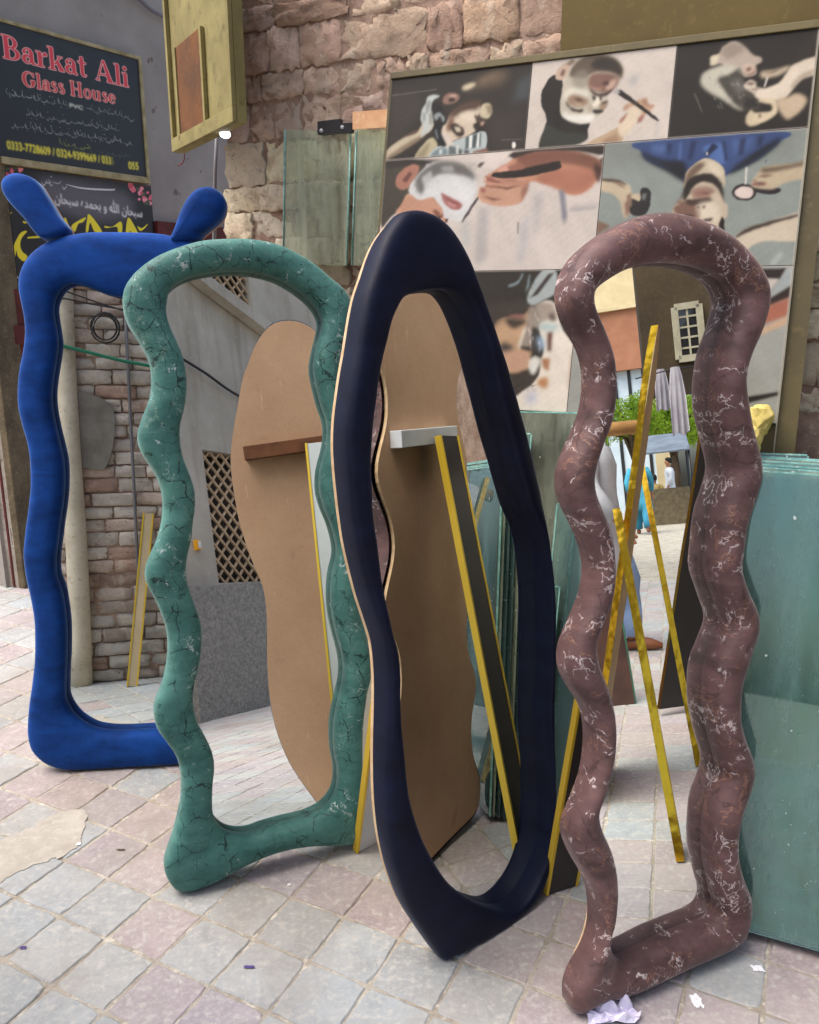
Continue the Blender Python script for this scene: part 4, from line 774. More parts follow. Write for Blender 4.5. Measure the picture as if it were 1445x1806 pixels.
def pz(k, z, rows):
    """paint a list of (outline, colour, softness, strength) in order"""
    for row in rows: pp(k, row[0], row[1], row[2] if len(row) > 2 else 0, row[3] if len(row) > 3 else 1., z, .0005)
pz(2, 10, [
 ([(105, 350), (125, 290), (160, 240), (200, 215), (240, 260), (240, 330), (225, 430), (250, 490), (330, 520), (410, 515), (400, 560), (372, 640), (105, 692), (125, 560), (140, 500), (110, 420)], (52, 44, 36)),
 ([(125, 560), (150, 530), (250, 580), (380, 590), (370, 645), (105, 697)], (68, 70, 58), 4),
 ([(235, 330), (255, 255), (290, 190), (330, 130), (420, 95), (520, 95), (590, 130), (620, 190), (600, 260), (570, 300), (530, 340), (520, 400), (490, 450), (430, 515), (350, 525), (270, 500), (225, 450)], (196, 186, 160)),
 ([(235, 450), (290, 470), (380, 470), (440, 470), (430, 510), (350, 522), (270, 500)], (224, 219, 204), 8),
 ([(250, 330), (300, 300), (380, 310), (400, 360), (300, 345), (262, 380)], (212, 204, 180), 8),
 ([(285, 230), (300, 170), (360, 115), (450, 95), (540, 100), (600, 140), (622, 200), (610, 250), (590, 230), (540, 205), (470, 200), (420, 215), (380, 240), (330, 235)], (116, 96, 72), 6),
 ([(420, 150), (480, 112), (560, 122), (612, 175), (606, 220), (540, 195), (450, 185)], (72, 58, 45), 7),
 ([(300, 250), (330, 200), (390, 190), (410, 250), (390, 300), (330, 300)], (150, 140, 118), 9, .7),
 ([(400, 270), (420, 220), (480, 205), (560, 215), (595, 240), (575, 300), (520, 335), (460, 325), (410, 305)], (146, 102, 78), 6),
 ([(540, 262), (578, 245), (566, 297), (525, 316), (512, 302)], (204, 168, 140), 6), ([(488, 265), (530, 256), (532, 285), (500, 287)], (106, 62, 52), 4), ([(420, 285), (450, 300), (490, 300), (480, 315), (440, 312)], (180, 132, 104), 5),
 ([(408, 300), (450, 330), (500, 336), (557, 308), (532, 342), (490, 355), (438, 347)], (84, 57, 48), 4),
 ([(424, 345), (450, 358), (452, 386), (430, 376)], (66, 44, 40), 2), ([(468, 352), (491, 355), (483, 387), (470, 381)], (66, 44, 40), 2),
 ([(452, 365), (468, 362), (474, 400), (450, 420), (428, 412), (444, 390)], (226, 213, 188), 4), ([(410, 400), (425, 420), (420, 450), (400, 440)], (168, 146, 116), 6, .8),
 ([(270, 375), (300, 345), (350, 350), (402, 380), (390, 410), (340, 420), (290, 410)], (168, 134, 98), 7), ([(308, 363), (345, 366), (378, 385), (340, 388)], (110, 80, 58), 4), ([(300, 395), (340, 400), (370, 405), (340, 415)], (190, 164, 128), 4),
 ([(262, 385), (290, 420), (330, 436), (372, 435), (362, 456), (310, 452), (273, 420)], (72, 52, 42), 3),
 ([(470, 420), (490, 390), (527, 385), (512, 430), (480, 447)], (172, 142, 106), 5), ([(485, 395), (527, 379), (522, 395), (490, 406)], (92, 68, 54), 3), ([(428, 440), (470, 437), (502, 445), (482, 461), (440, 463)], (66, 48, 40), 3),
 ([(195, 220), (215, 180), (250, 150), (285, 155), (275, 210), (245, 250), (205, 250)], (202, 172, 142), 1), ([(223, 222), (240, 183), (260, 190), (246, 232)], (136, 96, 74), 4), ([(260, 150), (300, 120), (330, 130), (290, 165)], (150, 124, 96), 5),
 ([(370, 668), (440, 625), (560, 565), (592, 545), (622, 600), (600, 648), (480, 662)], (196, 164, 118), 1), ([(480, 640), (580, 590), (600, 640), (500, 662)], (170, 132, 88), 8, .8),
 ([(620, 430), (650, 400), (700, 395), (720, 375), (770, 362), (780, 400), (822, 410), (800, 440), (760, 470), (720, 512), (735, 440), (690, 415), (640, 445)], (202, 160, 118), 2), ([(740, 380), (772, 372), (780, 405), (820, 412), (790, 425), (750, 410)], (176, 132, 92), 4, .8),
 ([(588, 552), (600, 510), (650, 450), (680, 420), (730, 410), (735, 440), (715, 490), (690, 540), (640, 600), (608, 612)], (217, 197, 162), 2), ([(600, 502), (650, 455), (632, 500), (600, 532)], (178, 118, 96), 4), ([(715, 490), (762, 463), (742, 512), (708, 527)], (178, 114, 94), 4), ([(620, 430), (655, 402), (650, 425), (630, 442)], (190, 150, 116), 3),
 ([(590, 318), (612, 314), (700, 385), (839, 495), (831, 508), (690, 410), (588, 346)], (54, 44, 40)), ([(680, 385), (712, 392), (716, 404), (690, 404)], (96, 70, 64), 2), ([(556, 322), (590, 303), (602, 335), (572, 342)], (180, 174, 168), 5), ([(660, 240), (722, 205), (705, 275), (672, 285)], (168, 172, 168), 14, .7), ([(830, 510), (850, 510), (835, 630), (815, 630)], (190, 182, 172), 8, .7)])
pz(1, 11, [
 ([(10, 330), (200, 300), (230, 400), (60, 660), (0, 660)], (84, 75, 64), 30, .8), ([(640, 450), (900, 380), (890, 660), (680, 680)], (78, 68, 57), 40), ([(850, 230), (945, 170), (935, 330), (810, 370)], (80, 86, 88), 18),
 ([(500, 270), (560, 235), (640, 180), (740, 150), (790, 190), (720, 255), (600, 275), (520, 288)], (116, 94, 64), 20), ([(494, 262), (550, 240), (580, 248), (540, 278), (500, 286)], (208, 192, 152), 7), ([(600, 215), (700, 175), (720, 200), (620, 245)], (140, 116, 80), 14, .7),
 ([(40, 318), (330, 278), (330, 284), (40, 324)], (120, 114, 102), 1), ([(745, 600), (880, 597), (880, 603), (745, 607)], (112, 104, 94), 1), ([(812, 625), (824, 616), (834, 630), (830, 655), (814, 654)], (226, 218, 206), 1),
 ([(295, 380), (350, 372), (390, 460), (384, 525), (320, 545), (315, 450)], (44, 40, 40), 5),
 ([(8, 695), (20, 660), (120, 590), (200, 560), (240, 500), (302, 495), (302, 530), (240, 582), (140, 652), (10, 728)], (206, 189, 153), 2), ([(10, 715), (130, 630), (240, 570), (250, 585), (140, 660), (10, 735)], (140, 112, 76), 7, .8), ([(120, 590), (200, 560), (215, 545), (190, 545), (110, 585)], (150, 110, 80), 4, .6),
 ([(228, 470), (235, 410), (260, 370), (270, 330), (310, 315), (346, 325), (310, 347), (290, 390), (300, 450), (300, 520), (260, 560), (225, 590), (240, 520)], (192, 198, 190), 2), ([(262, 380), (280, 350), (290, 360), (276, 420), (262, 440)], (140, 146, 140), 5, .8), ([(240, 440), (252, 420), (256, 470), (244, 500)], (120, 124, 118), 4, .7), ([(280, 440), (296, 420), (298, 500), (282, 510)], (150, 146, 130), 5, .8),
 ([(190, 726), (220, 660), (290, 590), (322, 608), (334, 650), (290, 726)], (198, 186, 140), 3), ([(190, 726), (230, 670), (280, 620), (270, 680), (240, 726)], (160, 140, 96), 8, .7),
 ([(390, 500), (410, 450), (470, 400), (540, 375), (600, 380), (602, 430), (582, 470), (592, 520), (560, 560), (500, 590), (440, 610), (380, 622), (352, 560), (348, 520)], (212, 192, 162), 3),
 ([(395, 480), (430, 415), (500, 368), (610, 350), (596, 405), (520, 425), (450, 455)], (108, 75, 48), 12), ([(393, 505), (420, 460), (442, 480), (422, 545), (393, 545)], (146, 104, 70), 8), ([(470, 440), (540, 420), (580, 440), (570, 490), (500, 490)], (224, 206, 178), 10, .8),
 ([(368, 345), (390, 312), (430, 302), (473, 318), (468, 350), (430, 371), (380, 373)], (160, 118, 94), 3), ([(400, 322), (440, 312), (462, 326), (440, 334)], (206, 168, 142), 4), ([(402, 340), (440, 333), (447, 355), (413, 364)], (58, 42, 37), 4),
 ([(600, 420), (625, 375), (670, 374), (682, 420), (660, 467), (620, 462), (600, 440)], (206, 190, 150), 5), ([(640, 380), (682, 385), (684, 440), (660, 440)], (130, 104, 72), 7, .7), ([(568, 440), (600, 460), (645, 482), (632, 502), (588, 492)], (100, 76, 56), 5), ([(563, 505), (600, 490), (642, 510), (626, 552), (578, 547)], (66, 49, 40), 5), ([(608, 492), (634, 486), (626, 512), (610, 512)], (196, 160, 128), 3),
 ([(416, 510), (450, 499), (502, 535), (500, 577), (460, 582), (428, 550)], (80, 57, 43), 4), ([(440, 518), (476, 524), (487, 551), (455, 553)], (206, 192, 160), 4), ([(430, 572), (460, 590), (500, 585), (470, 600)], (92, 68, 52), 4, .7),
 ([(300, 672), (330, 650), (400, 630), (500, 590), (560, 570), (642, 553), (637, 672), (560, 692), (290, 722)], (178, 190, 186), 1), ([(380, 560), (430, 620), (420, 650), (370, 640), (350, 570)], (214, 198, 180), 6),
 ([(515, 585), (536, 579), (531, 660), (511, 666)], (90, 102, 102), 2), ([(560, 570), (592, 564), (577, 656), (553, 657)], (84, 96, 98), 2), ([(600, 560), (614, 558), (609, 650), (597, 651)], (96, 108, 108), 2), ([(408, 640), (450, 650), (456, 702), (403, 702)], (110, 122, 122), 3), ([(465, 658), (492, 667), (489, 702), (464, 702)], (96, 106, 106), 2), ([(505, 665), (537, 671), (536, 702), (504, 702)], (92, 102, 104), 2),
 ([(540, 580), (556, 575), (551, 652), (537, 656)], (224, 226, 216), 1), ([(592, 565), (602, 562), (597, 650), (585, 652)], (220, 222, 212), 1), ([(458, 640), (468, 640), (466, 690), (456, 690)], (216, 214, 204), 2), ([(300, 692), (340, 660), (392, 660), (386, 712), (292, 718)], (128, 148, 150), 4), ([(345, 668), (362, 664), (362, 694), (346, 696)], (206, 212, 208), 2), ([(560, 678), (650, 655), (662, 682), (560, 700)], (150, 100, 76), 5),
 ([(305, 530), (335, 500), (372, 500), (360, 560), (392, 640), (350, 642), (320, 590)], (40, 38, 43), 3), ([(310, 452), (340, 428), (378, 460), (372, 490), (348, 452), (328, 482)], (146, 156, 156), 3), ([(316, 540), (326, 536), (340, 600), (330, 600)], (150, 158, 160), 2, .7)])
pz(5, 12, [
 ([(205, 80), (820, 30), (805, 75), (740, 130), (660, 180), (580, 215), (565, 250), (540, 180), (500, 145), (455, 160), (415, 200), (398, 250), (385, 225), (300, 180), (235, 145), (210, 110)], (34, 80, 138)),
 ([(208, 115), (300, 150), (400, 160), (395, 245), (300, 182), (235, 147)], (38, 42, 50), 10), ([(580, 217), (660, 145), (805, 55), (807, 77), (740, 132), (660, 182)], (38, 42, 50), 9), ([(480, 95), (560, 80), (582, 150), (545, 172), (500, 130)], (48, 112, 178), 8), ([(250, 85), (330, 82), (310, 125), (262, 122)], (52, 104, 164), 9), ([(600, 62), (700, 52), (680, 100), (610, 130)], (44, 98, 160), 9),
 ([(520, 76), (547, 95), (500, 137), (488, 127)], (20, 46, 88), 4), ([(320, 80), (346, 80), (332, 142)], (22, 52, 100), 6), ([(640, 56), (666, 56), (652, 132), (630, 132)], (22, 52, 100), 6), ([(428, 68), (452, 70), (430, 152), (413, 152)], (22, 52, 100), 6), ([(720, 50), (742, 46), (730, 92), (712, 96)], (24, 50, 92), 6), ([(560, 70), (574, 70), (588, 150), (574, 160)], (22, 54, 104), 5), ([(376, 76), (390, 76), (384, 150), (370, 150)], (56, 112, 176), 5, .7), ([(493, 118), (500, 118), (499, 130), (493, 130)], (206, 206, 188), 1),
 ([(398, 252), (410, 200), (455, 160), (500, 145), (545, 165), (573, 205), (571, 267), (550, 262), (500, 217), (440, 232), (400, 277)], (198, 182, 148)), ([(398, 265), (412, 205), (460, 163), (488, 172), (440, 222)], (132, 104, 77), 8), ([(500, 160), (545, 175), (565, 215), (540, 225), (510, 190)], (212, 196, 164), 8),
 ([(383, 332), (410, 270), (450, 240), (500, 230), (545, 260), (566, 300), (566, 380), (550, 437), (500, 425), (358, 384), (351, 360), (364, 345)], (202, 184, 152)),
 ([(355, 368), (385, 328), (412, 328), (452, 350), (458, 405), (420, 405), (365, 390)], (142, 102, 78), 8), ([(392, 310), (405, 250), (440, 222), (490, 208), (530, 218), (562, 260), (569, 335), (556, 302), (530, 262), (490, 247), (450, 257), (425, 292), (398, 328)], (62, 51, 42), 5),
 ([(430, 280), (480, 265), (525, 275), (532, 310), (480, 332), (440, 322)], (168, 132, 104), 7), ([(443, 290), (490, 281), (523, 292), (490, 306), (454, 306)], (170, 118, 98), 4), ([(447, 296), (490, 292), (520, 294), (490, 299)], (120, 78, 64), 2), ([(405, 322), (450, 322), (525, 313), (528, 326), (470, 347), (418, 347)], (94, 68, 52), 5), ([(510, 300), (540, 290), (545, 330), (520, 335)], (206, 188, 156), 6),
 ([(458, 345), (525, 335), (552, 380), (540, 420), (470, 400)], (216, 200, 170), 10), ([(476, 349), (489, 349), (487, 361), (477, 360)], (82, 56, 45), 2), ([(452, 352), (466, 350), (464, 362), (454, 362)], (110, 78, 60), 3), ([(478, 407), (522, 401), (517, 416), (484, 419)], (92, 66, 54), 3), ([(400, 385), (440, 392), (436, 404), (404, 398)], (88, 62, 50), 4), ([(455, 360), (468, 365), (462, 410), (448, 400)], (160, 128, 100), 7, .8),
 ([(565, 340), (583, 345), (581, 385), (566, 406)], (202, 182, 150), 1), ([(545, 432), (560, 395), (572, 410), (570, 462)], (52, 42, 36), 1), ([(349, 366), (362, 347), (379, 352), (372, 382)], (142, 100, 78), 2)])
pz(4, 13, [
 ([(600, 72), (760, 42), (880, 60), (955, 100), (962, 150), (900, 112), (760, 92), (640, 112)], (146, 90, 55), 14), ([(925, 88), (967, 108), (950, 175), (928, 150)], (98, 62, 42), 8), ([(690, 150), (800, 112), (930, 135), (900, 200), (840, 216), (760, 187)], (186, 116, 70), 14), ([(560, 100), (620, 85), (640, 120), (580, 130)], (168, 106, 70), 8),
 ([(452, 190), (520, 195), (620, 190), (642, 215), (610, 255), (540, 268), (450, 240)], (208, 154, 112), 5), ([(465, 143), (500, 150), (522, 166), (478, 167)], (172, 96, 70), 4), ([(448, 193), (472, 198), (466, 217), (450, 212)], (176, 104, 78), 3), ([(520, 165), (580, 160), (650, 165), (640, 185), (560, 184)], (196, 136, 96), 6), ([(488, 180), (560, 193), (625, 180), (560, 202)], (122, 70, 48), 3), ([(450, 224), (500, 236), (545, 241), (500, 248)], (146, 88, 62), 3), ([(620, 200), (655, 170), (650, 205), (620, 250)], (160, 104, 70), 6, .8),
 ([(500, 130), (600, 120), (770, 82), (786, 92), (781, 113), (660, 141), (560, 153), (508, 146)], (56, 46, 38), 1),
 ([(110, 292), (140, 230), (190, 245), (250, 240), (292, 305), (200, 310)], (206, 148, 106), 5), ([(95, 160), (120, 120), (165, 98), (189, 108), (170, 150), (130, 196), (100, 190)], (184, 122, 88), 2), ([(118, 162), (150, 123), (162, 135), (135, 173)], (134, 80, 58), 5),
 ([(178, 175), (200, 130), (260, 90), (340, 84), (410, 118), (427, 165), (380, 142), (300, 132), (230, 155), (200, 220)], (118, 114, 106), 10, .85), ([(230, 210), (300, 165), (400, 175), (420, 220), (390, 290), (330, 300), (280, 240)], (216, 216, 212), 12, .7), ([(200, 150), (240, 120), (250, 160), (215, 200)], (196, 198, 194), 8, .7), ([(280, 105), (330, 100), (340, 125), (290, 125)], (176, 176, 170), 7, .7),
 ([(282, 216), (310, 228), (345, 245), (371, 262), (360, 284), (330, 285), (300, 258)], (184, 106, 97), 3), ([(312, 246), (345, 262), (340, 276), (316, 263)], (214, 150, 137), 4), ([(288, 224), (330, 250), (367, 265), (330, 262)], (146, 74, 69), 2),
 ([(244, 290), (262, 284), (282, 305), (268, 322)], (150, 90, 60), 4), ([(440, 280), (482, 270), (470, 500), (428, 520)], (184, 176, 170), 18), ([(780, 200), (802, 210), (812, 320), (795, 335)], (138, 138, 150), 6), ([(620, 330), (660, 300), (640, 480), (600, 520)], (190, 184, 180), 18), ([(820, 280), (940, 270), (940, 282), (830, 296)], (180, 174, 170), 5, .8)])

# photographic grain and soft tonal drift of the print
for c_ in range(3): e_ = np.pad(PC.A[..., c_], 3, mode='edge'); PC.A[..., c_] = .65 * Canvas.blur(e_, 1)[3:-3, 3:-3] + .35 * PC.A[..., c_]
PC.A = np.clip(PC.A, 0, 1) ** 1.27 * 1.16; lum = PC.A.mean(2, keepdims=True); PC.A = np.clip(lum + (PC.A - lum) * .64, 0, 1)
gr = np.random.default_rng(11); yy, xx = np.mgrid[0:PC.H, 0:PC.W]; pq = np.stack([xx.ravel() * .02, yy.ravel() * .02, np.zeros(xx.size)], 1)
drift = (1 + .07 * value_noise(pq, 1., 1) + .05 * value_noise(pq, 3.1, 2) + .03 * value_noise(pq, 9.7, 3)).reshape(PC.H, PC.W); PC.A *= (drift * (1 + .03 * gr.normal(size=drift.shape)))[..., None]
for k, r in panels.items(): PC.sheet('photo_print', PP, .004, M['photo_print'], poster, r)

# ------------------------------------------------------------------ the recess on the left: grey wall, shop sign, banner, door, pillar
SW = Plane((-2.31, 4.37, 0), R(53.5), 0.)
t = NT('grey_plaster'); P = t.pos(); n1 = t.noise(P, 2.2, 6, .6); n2 = t.noise(P, 22, 5, .65); n3 = t.noise(P, 9, 3, .5)
c = t.mix(t.ramp(n1.outputs[0], [(.35, 0.), (.65, 1.)]), srgb(158, 152, 145), srgb(138, 132, 126)); c = t.mix(t.ramp(n3.outputs[0], [(.68, 0.), (.7, .8)]), c, srgb(104, 92, 82))
M['plaster'] = t.pbr(c, .9, t.bump(n2.outputs[0], .3, .003), spec=.15)
gw = thing('plaster_wall', SW.P0, 'smooth grey plaster wall carrying the glass house sign', 'wall')
mesh('wall_body', *box_vf(SW.at(1.59, 1.9, -.1), (SW.b, ZZ, SW.n), (1.55, 1.9, .098)), M['plaster'], gw)
Z8 = lambda x, y: (x * .2603, 30 + y * .2603)
M['sign_print'] = print_mat('printed_sign', 1.25, .35)
TL, TR, BR, BL = SW.st([(-14, 34), (241, 105), (260, 314), (-14, 272)], .03)
sg0, sg1, sz0, sz1 = (TL[0] + BL[0]) / 2, (TR[0] + BR[0]) / 2, (BL[1] + BR[1]) / 2, (TL[1] + TR[1]) / 2
SC = Canvas(sg0, sg1, sz0, sz1, .003, (38, 40, 41))
s8 = lambda x, y: SW.st([Z8(x, y)], .03)[0]
Rc = lambda x0, y0, x1, y1: [(x0, y0), (x1, y0), (x1, y1), (x0, y1)]
def stroke(pts, w):
    P = smooth_loop(np.array(pts, float), 24, False); d = np.gradient(P, axis=0); d /= np.linalg.norm(d, axis=1)[:, None] + 1e-9; n = np.stack([-d[:, 1], d[:, 0]], 1); ww = np.asarray(w)
    ww = np.interp(np.linspace(0, 1, 24), np.linspace(0, 1, len(ww)), ww)[:, None] if ww.ndim else w
    return [tuple(p) for p in np.vstack([P + n * ww / 2, (P - n * ww / 2)[::-1]])]
SERIF = {
 'B': (.78, [(1, Ept(.34, .74, .30, .26, -90, 90)), (1, Ept(.34, .27, .38, .27, -90, 90)), (1, Rc(.1, 0, .35, 1)), (-1, Ept(.34, .74, .14, .2, -90, 90)), (-1, Ept(.34, .27, .2, .21, -90, 90)), (-1, Rc(.28, .07, .35, .47)), (-1, Rc(.28, .55, .35, .93)), (1, Rc(0, 0, .3, .05)), (1, Rc(0, .95, .3, 1))]),
 'a': (.6, [(1, Ept(.28, .46, .22, .22, 0, 180)), (-1, Ept(.25, .44, .1, .17, 0, 180)), (1, Ept(.22, .2, .2, .2)), (-1, Ept(.26, .19, .08, .12)), (1, Rc(.33, .05, .5, .47)), (1, [(.4, .0), (.58, 0), (.58, .07), (.5, .12)]), (1, Ept(.13, .49, .08, .08))]),
 'r': (.52, [(1, Rc(.1, 0, .27, .66)), (1, Rc(0, 0, .37, .05)), (1, Rc(0, .61, .2, .66)), (1, [(.27, .42), (.34, .62), (.42, .68), (.51, .64), (.5, .5), (.42, .52), (.34, .5), (.27, .36)])]),
 'k': (.74, [(1, Rc(.1, 0, .27, 1)), (1, Rc(0, 0, .36, .05)), (1, Rc(0, .95, .2, 1)), (1, [(.27, .28), (.52, .63), (.6, .63), (.33, .25)]), (1, [(.33, .38), (.46, .46), (.72, .03), (.5, .03)]), (1, Rc(.42, .61, .68, .66)), (1, Rc(.44, 0, .74, .05))]),
 't': (.46, [(1, Rc(.12, .12, .28, .9)), (1, Rc(0, .6, .42, .67)), (1, Ept(.27, .14, .15, .14, 180, 360)), (-1, Ept(.34, .16, .06, .08, 180, 360))]),
 ' ': (.34, []),
 'A': (.95, [(1, [(.08, .03), (.16, .03), (.46, 1), (.4, 1)]), (1, [(.4, 1), (.5, 1), (.86, .03), (.62, .03)]), (1, Rc(.22, .29, .66, .36)), (1, Rc(0, 0, .26, .05)), (1, Rc(.54, 0, .94, .05))]),
 'l': (.38, [(1, Rc(.1, 0, .27, 1)), (1, Rc(0, 0, .37, .05)), (1, Rc(0, .95, .2, 1))]),
 'i': (.38, [(1, Rc(.1, 0, .27, .66)), (1, Rc(0, 0, .37, .05)), (1, Rc(0, .61, .2, .66)), (1, Ept(.18, .87, .1, .1))]),
 'G': (.92, [(1, Ept(.45, .5, .43, .5)), (-1, Ept(.5, .5, .26, .43)), (-1, Rc(.62, .45, .95, .68)), (1, Rc(.6, .08, .77, .45)), (1, Rc(.5, .42, .86, .47)), (1, Rc(.74, .68, .79, 1))]),
 's': (.5, [(1, stroke([(.4, .54), (.3, .63), (.17, .61), (.11, .52), (.18, .41), (.3, .33), (.39, .21), (.35, .08), (.22, .04), (.07, .12)], [.06, .1, .14, .17, .14, .1, .06]))]),
 'H': (.95, [(1, Rc(.1, 0, .28, 1)), (1, Rc(.62, 0, .8, 1)), (1, Rc(.28, .47, .62, .54)), (1, Rc(0, 0, .38, .05)), (1, Rc(0, .95, .38, 1)), (1, Rc(.52, 0, .9, .05)), (1, Rc(.52, .95, .9, 1))]),
 'o': (.64, [(1, Ept(.31, .33, .29, .34)), (-1, Ept(.31, .33, .13, .28))]),
 'u': (.74, [(1, Rc(.08, .15, .24, .66)), (1, Rc(.44, .02, .6, .66)), (1, Ept(.26, .17, .18, .17, 180, 360)), (-1, Ept(.34, .19, .1, .12, 180, 360)), (1, Rc(0, .61, .24, .66)), (1, Rc(.34, .61, .6, .66)), (1, Rc(.44, 0, .68, .05))]),
 'e': (.6, [(1, Ept(.29, .33, .27, .34)), (-1, Ept(.31, .33, .12, .28)), (1, Rc(.12, .33, .54, .4)), (-1, Rc(.4, .18, .6, .32))]),
}
def serif_line(cv, text, a, b, capa, col, rim, rimw):
    """set a line of bold serif capitals from point a to point b of the sign (baseline), with a pale rim"""
    a, b = np.array(a), np.array(b); tot = sum(SERIF[ch][0] for ch in text); ux = (b - a) / tot; uy = np.array([0., capa]); x = 0.
    M_ = np.zeros((cv.H, cv.W))
    for ch in text:
        w, ops = SERIF[ch]
        if ops:
            polys = [(sg, cv.xy(np.array([a + ux * (x + px_) + uy * py for px_, py in P]))) for sg, P in ops]
            mm = cv.mask(polys, 2, 3)
            if mm: (x0, y0, x1, y1), m = mm; M_[y0:y1, x0:x1] = np.maximum(M_[y0:y1, x0:x1], m)
        x += w
    r = rimw / cv.res; big = np.clip((cv.blur(M_, max(1, r * .35)) - .12) * 5, 0, 1); cv.put((0, 0, cv.W, cv.H), big, rim); cv.put((0, 0, cv.W, cv.H), M_, col)
def font_polys(body):
    cu = bpy.data.curves.new('lettering', 'FONT'); cu.body = body; ob = bpy.data.objects.new('lettering', cu); link(ob)
    ev = ob.evaluated_get(bpy.context.evaluated_depsgraph_get()); me = ev.to_mesh(); me.calc_loop_triangles()
    V = np.array([v.co[:2] for v in me.vertices]); T = [tuple(tr.vertices) for tr in me.loop_triangles]
    ev.to_mesh_clear(); bpy.data.objects.remove(ob); bpy.data.curves.remove(cu); return V, T
def font_line(cv, body, a, b, h, col, alpha=1., bold=0):
    V, T = font_polys(body); V = V - V.min(0); V = V / V.max(0); a, b = np.array(a), np.array(b)
    Q = a + V[:, :1] * (b - a) + V[:, 1:] * np.array([0, h]); Q = cv.xy(Q); M_ = np.zeros((cv.H, cv.W))
    for tr in T:
        mm = cv.mask([(1, Q[list(tr)])], 1, 3)
        if mm: (x0, y0, x1, y1), m = mm; M_[y0:y1, x0:x1] = np.minimum(1, M_[y0:y1, x0:x1] + m)
    if bold: M_ = np.clip(cv.blur(M_, 1) * bold, 0, 1)
    cv.put((0, 0, cv.W, cv.H), M_, col, alpha)
def script_line(cv, a, b, h, col, seed, alpha=.9):
    """a worn line of cursive script, too faint to read"""
    r = random.Random(seed); a, b = np.array(a), np.array(b); L = np.linalg.norm(b - a); x = 0.
    while x < L:
        w = r.uniform(.35, 1.3) * h; yo = r.uniform(-.25, .3); o = a + (b - a) * x / L
        k = r.random(); sc_h = r.uniform(.5, 1.1)
        if k < .4: pts = [(0, .15), (.3, r.uniform(-.3, .1)), (.7, -.05), (1., r.uniform(.0, .5)), (.95, .5)]
        elif k < .75: pts = [(0, .8), (.1, .3), (.35, 0), (.8, .1), (1., .4)]
        else: pts = [(.2, 1.), (.25, .2), (.5, 0), (.9, .05)]
        cv.fill([tuple(o + np.array([p * w, (q * sc_h + yo) * h])) for p, q in stroke(pts, [.05, .2, .1, .04])], col, 0, alpha, rnd_=False)
        if r.random() < .6: c0 = o + np.array([w * r.uniform(.3, .8), h * r.choice((-.4, .95))]); cv.fill([tuple(c0 + np.array(q)) for q in ((-.1 * h, 0), (0, .1 * h), (.1 * h, 0), (0, -.1 * h))], col, 0, alpha, rnd_=False)
        x += w * r.uniform(.6, 1.15)
cap = s8(10, 115)[1] - s8(18, 275)[1]
serif_line(SC, 'Barkat Ali', s8(18, 275), s8(878, 478), cap, (196, 58, 66), (214, 170, 160), .011)
serif_line(SC, 'Glass House', s8(152, 466), s8(788, 590), s8(152, 362)[1] - s8(152, 466)[1], (186, 62, 64), (214, 160, 146), .009)
for (x0, y0), (x1, y1), hh, sd_, cl in (((40, 528), (455, 600), 40, 1, (150, 150, 142)), ((580, 625), (885, 690), 36, 2, (140, 140, 132)), ((175, 660), (795, 765), 40, 3, (140, 138, 130)), ((75, 735), (885, 862), 40, 4, (146, 144, 136)), ((400, 862), (610, 900), 34, 5, (140, 140, 70)), ((680, 925), (890, 950), 26, 6, (92, 92, 90))):
    script_line(SC, s8(x0, y0), s8(x1, y1), .032 * hh / 40, cl, sd_, .7)
font_line(SC, 'PVC', s8(472, 610), s8(562, 628), s8(472, 585)[1] - s8(472, 610)[1], (176, 176, 160), bold=1.8)
dh = s8(50, 838)[1] - s8(50, 892)[1]
font_line(SC, '0333-7728609 / 0324-9399669 / 033', s8(50, 892), s8(752, 998), dh, (198, 186, 60), bold=1.7)
font_line(SC, '5', s8(754, 998), s8(770, 1000), dh, (120, 114, 50), bold=1.5)
font_line(SC, '055', s8(872, 1028), s8(938, 1034), dh, (198, 186, 60), bold=1.7)
sign = thing('shop_sign', SW.at((sg0 + sg1) / 2, sz0, .02), 'black shop sign with red serif shop name and yellow phone numbers', 'sign')
SC.sheet('printed_face', SW, .032, M['sign_print'], sign)
M['sign_rim'] = mottled('sign_moulding', srgb(170, 158, 122), srgb(132, 120, 82), 14, .5)
mesh('sign_board', *box_vf(SW.at((sg0 + sg1) / 2, (sz0 + sz1) / 2, .016), (SW.b, ZZ, SW.n), ((sg1 - sg0) / 2 + .006, (sz1 - sz0) / 2 + .006, .012)), M['sign_rim'], sign)
for (sa, sb, za, zb, nm) in ((sg0, sg1, sz1, sz1 + .018, 'top_moulding'), (sg0, sg1, sz0 - .035, sz0, 'bottom_moulding'), (sg1, sg1 + .02, sz0 - .035, sz1 + .018, 'side_moulding')):
    bbox(nm, SW.at((sa + sb) / 2, (za + zb) / 2, .025), (SW.b, ZZ, SW.n), ((sb - sa) / 2, (zb - za) / 2, .018), M['sign_rim'], sign, .003)
